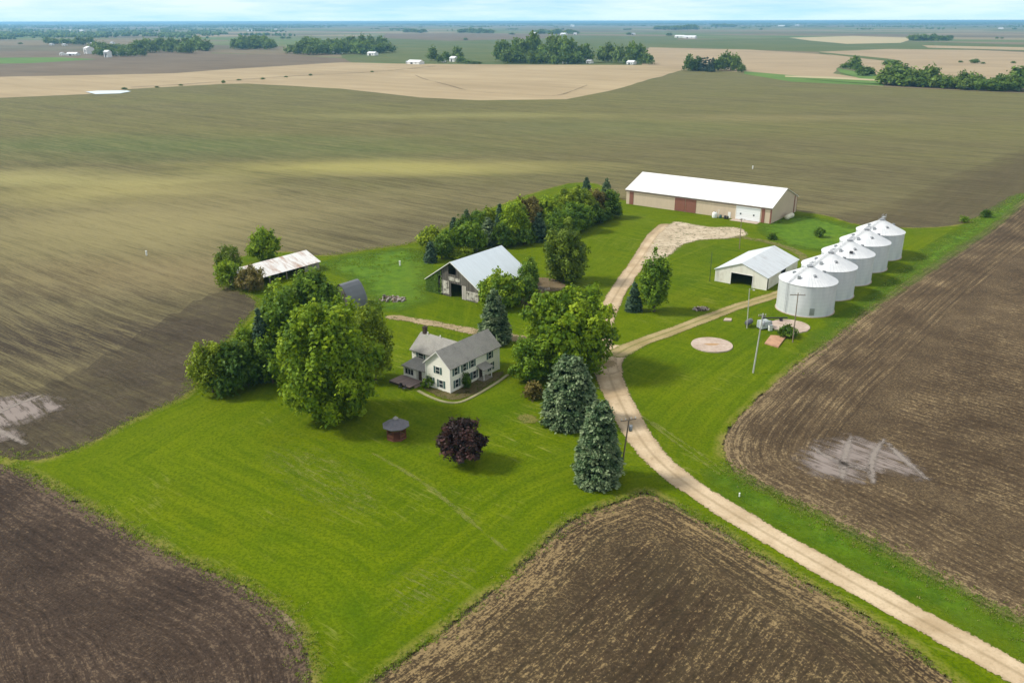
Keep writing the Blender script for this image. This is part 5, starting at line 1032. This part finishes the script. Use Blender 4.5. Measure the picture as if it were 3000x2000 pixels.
grove(row(130, 270, 128, 132, 9, 12, 20, 20, 2), 'far tree in the thin row beyond the village at left', 'trees beyond the far village')
grove(row(690, 800, 143, 143, 10, 24, 32, 26, 3)+row(700, 790, 138, 138, 6, 26, 32, 26, 2), 'far tree of the small oval wood right of the village', 'trees of the small oval wood', (0, 0))
grove(row(855, 1140, 160, 156, 22, 26, 36, 30, 3)+row(890, 1130, 150, 148, 16, 30, 38, 30, 3), 'far tree of the long dark wood in the middle left', 'trees of the long dark wood', (0, 0, 0, 1))
grove([(1268, 178, 36, 30), (1290, 184, 22, 18), (1308, 180, 26, 22), (1340, 176, 34, 30), (1350, 184, 20, 22), (1370, 186, 10, 24), (1395, 187, 7, 26)], 'far tree beside the white farmstead in the tan field', 'trees at the far farmstead')
grove(row(1455, 1560, 181, 182, 9, 40, 62, 34, 3)+[(1560, 180, 76, 44), (1530, 182, 54, 34)]+row(1590, 1680, 182, 184, 8, 48, 68, 36, 3)+row(1470, 1700, 186, 187, 12, 22, 40, 28, 2)+[(1712, 184, 48, 44)], 'far tree of the tall grove beyond the tan field', 'trees of the tall grove', (0, 0, 1))
grove([(1765, 182, 40, 28), (1782, 183, 56, 36), (1815, 186, 50, 26), (1850, 184, 62, 32), (1872, 186, 56, 36), (1892, 188, 34, 26), (1905, 190, 24, 18), (1840, 188, 30, 24)], 'far tree of the loose group right of the tall grove', 'trees right of the tall grove', (0, 1, 0))
grove(row(2012, 2105, 209, 210, 9, 34, 46, 22, 2), 'dark conifer of the dense clump on the olive field edge', 'conifers of the dense clump', (2, 2, 0)); grove([(2125, 206, 44, 32), (2140, 207, 48, 36), (2155, 208, 40, 26), (2172, 213, 22, 22), (2110, 208, 40, 28)], 'light green tree at the right end of the dense clump', 'leafy trees of the dense clump', (1, 1))
grove([(2500, 204, 40, 26), (2478, 200, 14, 26), (2512, 210, 26, 24), (2528, 222, 26, 36), (2545, 222, 22, 28)], 'far tree of the small creek clump at right', 'trees of the creek clump', (0, 0)); grove([(2602, 192, 16, 26), (2618, 192, 14, 22)], 'low far tree alone above the creek at right', 'low trees above the creek', (0, 1))
grove(row(2600, 2740, 247, 255, 12, 38, 62, 52, 3), 'far tree of the thick creek wood at right', 'trees of the creek wood', (0, 1, 0)); grove(row(2740, 2960, 256, 266, 16, 22, 44, 34, 3)+[(2985, 262, 64, 60), (3010, 268, 60, 56), (2965, 266, 44, 40)], 'far tree of the hedge row running to the right edge', 'trees of the right hedge row', (0, 0, 1))
grove(row(2668, 2780, 120, 119, 9, 12, 20, 22, 1), 'far tree of the small grove on the pale plain at upper right', 'trees of the small upper right grove', (0, 0))
grove(row(1186, 1220, 96, 96, 4, 9, 13, 18, 1)+row(1225, 1245, 97, 98, 2, 8, 12, 16, 1)+row(1350, 1440, 97, 98, 8, 10, 16, 20, 1)+row(1560, 1690, 100, 100, 9, 9, 17, 22, 2)+[(1842, 103, 8, 14), (1960, 106, 8, 16), (1500, 102, 6, 14)], 'tiny distant tree around the far farmsteads near the horizon', 'distant trees near the horizon', (0, 0))
grove(row(1915, 2045, 88, 88, 12, 9, 14, 22, 1)+row(2090, 2150, 80, 80, 5, 7, 10, 22, 1), 'tiny distant tree of the thin belt near the horizon right of centre', 'distant belt right of centre', (0, 0))
grove([(2814, 184, 6, 10), (2855, 186, 12, 22), (2880, 188, 5, 10), (2968, 186, 6, 12), (2935, 114, 5, 8), (2920, 114, 5, 8)], 'lone dark bush in the pale field at far right', 'lone bushes in the pale field', (0,))
grove([(655, 244, 8, 9), (365, 262, 6, 12), (530, 252, 5, 10), (700, 236, 4, 14), (770, 233, 5, 10), (838, 227, 4, 9), (910, 222, 5, 8), (1090, 212, 4, 8), (460, 257, 4, 10)], 'small bush on the boundary of the tan field at left', 'bushes along the tan field boundary', (0, 1))
grove([(828, 114, 7, 14), (846, 114, 6, 12), (60, 130, 5, 10), (1364, 118, 6, 12)], 'lone tiny tree in a distant field at left', 'lone trees in distant fields', (0,))
# woods on the horizon: thousands of crowns that read as one mass
ico = bpy.data.meshes.new('tmp'); import bmesh
bm = bmesh.new(); bmesh.ops.create_icosphere(bm, subdivisions=1, radius=1); bm.verts.ensure_lookup_table(); IV = np.array([v.co[:] for v in bm.verts]); IF = np.array([[v.index for v in f.verts] for f in bm.faces]); bm.free(); bpy.data.meshes.remove(ico)
def woods(name, bands, label, seed, mat):
    rg = np.random.RandomState(seed); Cn = []; Sz = []
    for (x0, x1, y0, y1, n, hm, wid) in bands:
        m = 0
        while m < n:
            cx, cy = rg.uniform(x0, x1), rg.uniform(y0, y1); P = G(cx, cy, 0); k = rg.randint(6, 26); sp_ = wid*rg.uniform(.4, 1.6); th = rg.choice([TH, TH+math.pi/2])+rg.normal()*.1
            a = rg.normal(size=k)*sp_; b = rg.normal(size=k)*sp_*rg.uniform(.06, .35); h = hm*rg.uniform(.55, 1.15, k)
            Cn.append(np.stack([P.x+a*math.cos(th)-b*math.sin(th), P.y+a*math.sin(th)+b*math.cos(th), h*.42], 1)); Sz.append(np.stack([h*rg.uniform(.45, .8, k), h*rg.uniform(.45, .8, k), h*.58], 1)); m += k
    Cn = np.concatenate(Cn); Sz = np.concatenate(Sz); k = len(Cn); J = 1+rg.normal(size=(k, len(IV), 1))*.14
    V = (Cn[:, None, :]+IV[None]*Sz[:, None, :]*J).reshape(-1, 3); F = (IF[None]+(np.arange(k)*len(IV))[:, None, None]).reshape(-1, 3)
    tone = np.repeat(np.clip(.45+rg.normal(size=k)*.2, 0, 1), len(IV)); return tag(link(name, mesh_np(name, V, F, {'tone': tone}), mat), label, 'woods', kind='stuff')
woods('distant_woods', [(-200, 640, 76, 112, 1500, 15, 75), (-200, 300, 98, 116, 420, 14, 60), (300, 850, 84, 106, 450, 13, 60), (-200, 1000, 69, 82, 3200, 19, 200)], 'far woodland and hedges fading blue at the left', 1, m_ft[0])
woods('distant_woods', [(1000, 3200, 67.5, 73, 5500, 20, 340), (600, 3200, 73, 80, 1100, 15, 130), (1000, 2000, 80, 92, 200, 11, 40), (2000, 3100, 78, 88, 240, 11, 50), (-300, 3300, 64.5, 67.5, 6500, 24, 900)], 'blue line of far woods along the horizon', 2, m_ft[0])
# far buildings
m_fw = flat('far_white_wall', (.72, .72, .70), .7, var=.05); m_fr = flat('far_grey_roof', (.40, .42, .44), .7, var=.1); m_fwr = flat('far_white_roof', (.76, .78, .80), .5, var=.05); m_fd = flat('far_dark_door', (.05, .05, .055), .8)
def far_house(x, y, wp, dm, eave, label, cat='building', rz=0.0, roof=None, wall=None, name='farm_building', group=None):
    P = G(x, y, .3); w_ = wp*.85*depth(P)/FPX; eave *= .68; dm *= .8; t = tag(empty(name, P, rz), label, cat, group); T_ = ROT(R(90)); hw = dm/2; pk = eave+dm*.22
    mb = gable_house(T_, -hw, hw, -w_/2, w_/2, eave, eave, pk, th=.25); mb.build('wall', wall or m_fw, t); gable_roof(T_, -hw, hw, -w_/2, w_/2, eave, eave, pk, oh=.5, ohy=.4, th=.25).build('roof', roof or m_fr, t)
    MB().box(-w_*.22, -hw-.12, 0, -w_*.22+min(5, w_*.25), -hw-.01, eave*.75).build('door', m_fd, t); MB().box(w_*.18, -hw-.12, eave*.35, w_*.18+min(2.5, w_*.15), -hw-.01, eave*.7).build('window', m_fd, t)
    return t
FB = [(184, 163, 14, 12, 6, 'small white building at the left end of the far village'), (215, 163, 38, 16, 5, 'long low pale shed at the left of the far village', m_fwr), (262, 158, 20, 22, 17, 'tallest white building of the far village', m_fwr), (317, 168, 16, 16, 15, 'white upright building in the middle of the far village', m_fwr), (338, 162, 13, 12, 8, 'small white house right of the upright one in the far village'), (366, 163, 26, 14, 6, 'white shed at the right of the far village', m_fwr), (152, 133, 16, 12, 5, 'white shed in the row beyond the village, leftmost'), (190, 134, 18, 12, 5, 'pair of white sheds in the row beyond the village'), (270, 131, 14, 12, 6, 'white house in the row beyond the village'), (330, 130, 16, 12, 7, 'pale house in the trees beyond the village'), (245, 131, 6, 8, 9, 'tiny upright white house beyond the village'), (531, 152, 22, 12, 5, 'white house at the right end of the village tree belt'),
  (987, 159, 36, 14, 5, 'low white building at the left foot of the long dark wood', m_fwr), (1092, 163, 36, 14, 7, 'white barn in front of the long dark wood', m_fwr), (1218, 188, 56, 16, 5, 'long white machine shed left of the far farmstead trees', m_fwr), (1330, 181, 22, 14, 9, 'white farmhouse among the far farmstead trees', m_fwr), (1300, 183, 12, 8, 4, 'small outbuilding between the far farmstead trees'), (1195, 187, 10, 8, 4, 'tiny white shed at the left end of the far farmstead'), (1850, 189, 26, 14, 5, 'white building under the loose group of trees right of the tall grove', m_fwr), (1728, 186, 18, 12, 5, 'pale roof between the tall grove and the loose group'), (1655, 187, 16, 8, 3, 'low pale shed at the foot of the tall grove'),
  (1568, 100, 30, 22, 7, 'white shed of the distant farmstead in the middle', m_fwr), (1652, 103, 22, 24, 8, 'bright white barn of the distant farmstead in the middle', m_fwr), (1685, 103, 10, 18, 10, 'narrow white building at the right of the distant farmstead', m_fwr), (1678, 79, 14, 30, 24, 'pale tower like elevator near the horizon in the middle', m_fwr), (1855, 103, 14, 20, 8, 'small white house alone in the green plain'), (1992, 111, 34, 22, 9, 'white buildings left part of the distant white farm', m_fwr), (2022, 113, 44, 24, 9, 'long white barn of the distant white farm', m_fwr), (1250, 94, 10, 20, 8, 'tiny white house near the horizon at left of centre'), (1390, 97, 28, 22, 6, 'bluish roof in the small distant grove', None),
  (205, 92, 16, 18, 9, 'white building in the woods at upper left', m_fwr), (240, 92, 26, 20, 8, 'long pale building in the woods at upper left', m_fwr), (506, 104, 14, 16, 7, 'pale building above the village tree belt', m_fwr), (735, 92, 22, 20, 6, 'white shed in the pale field left of the horizon middle', m_fwr), (810, 88, 14, 20, 9, 'small white house near the horizon at left'), (30, 76, 14, 40, 14, 'white building near the horizon at far left', m_fwr), (2290, 78, 22, 40, 10, 'tiny white buildings on the horizon right of centre', m_fwr), (2335, 77, 12, 40, 14, 'tiny white barn on the horizon right of centre', m_fwr), (2932, 86, 14, 30, 8, 'tiny white shed near the horizon at far right', m_fwr), (1306, 71, 16, 60, 16, 'pale building on the horizon above the far farmstead', m_fwr)]
for b in FB: far_house(*b[:6], rz=TH*.3 if b[0] % 2 else TH, roof=(b[6] if len(b) > 6 else None))
for i, (x, y, h_) in enumerate([(1350, 184, 1), (1262, 188, 1)]): pass
# ------------------------------------------------------------------ haze
N = NT('haze_air'); v = N.n('VolumePrincipled', {'Color': (.32, .68, 1.0, 1), 'Density': 0.00008, 'Anisotropy': .25}); N.t.links.new(v.outputs[0], N.out.inputs['Volume'])
hz = MB().box(-43000, -43000, -1, 43000, 43000, CAMH+1.5).build('haze', N.m); hz['kind'] = 'stuff'; hz['label'] = 'thin bluish haze over the farmland'; hz['category'] = 'haze'
if __name__ == '__main__':
    for i in INFO: print('TREE', i[0], '%.1f %.1f r%.1f h%.1f' % (i[2].x, i[2].y, i[3], i[4]), i[1][:40])
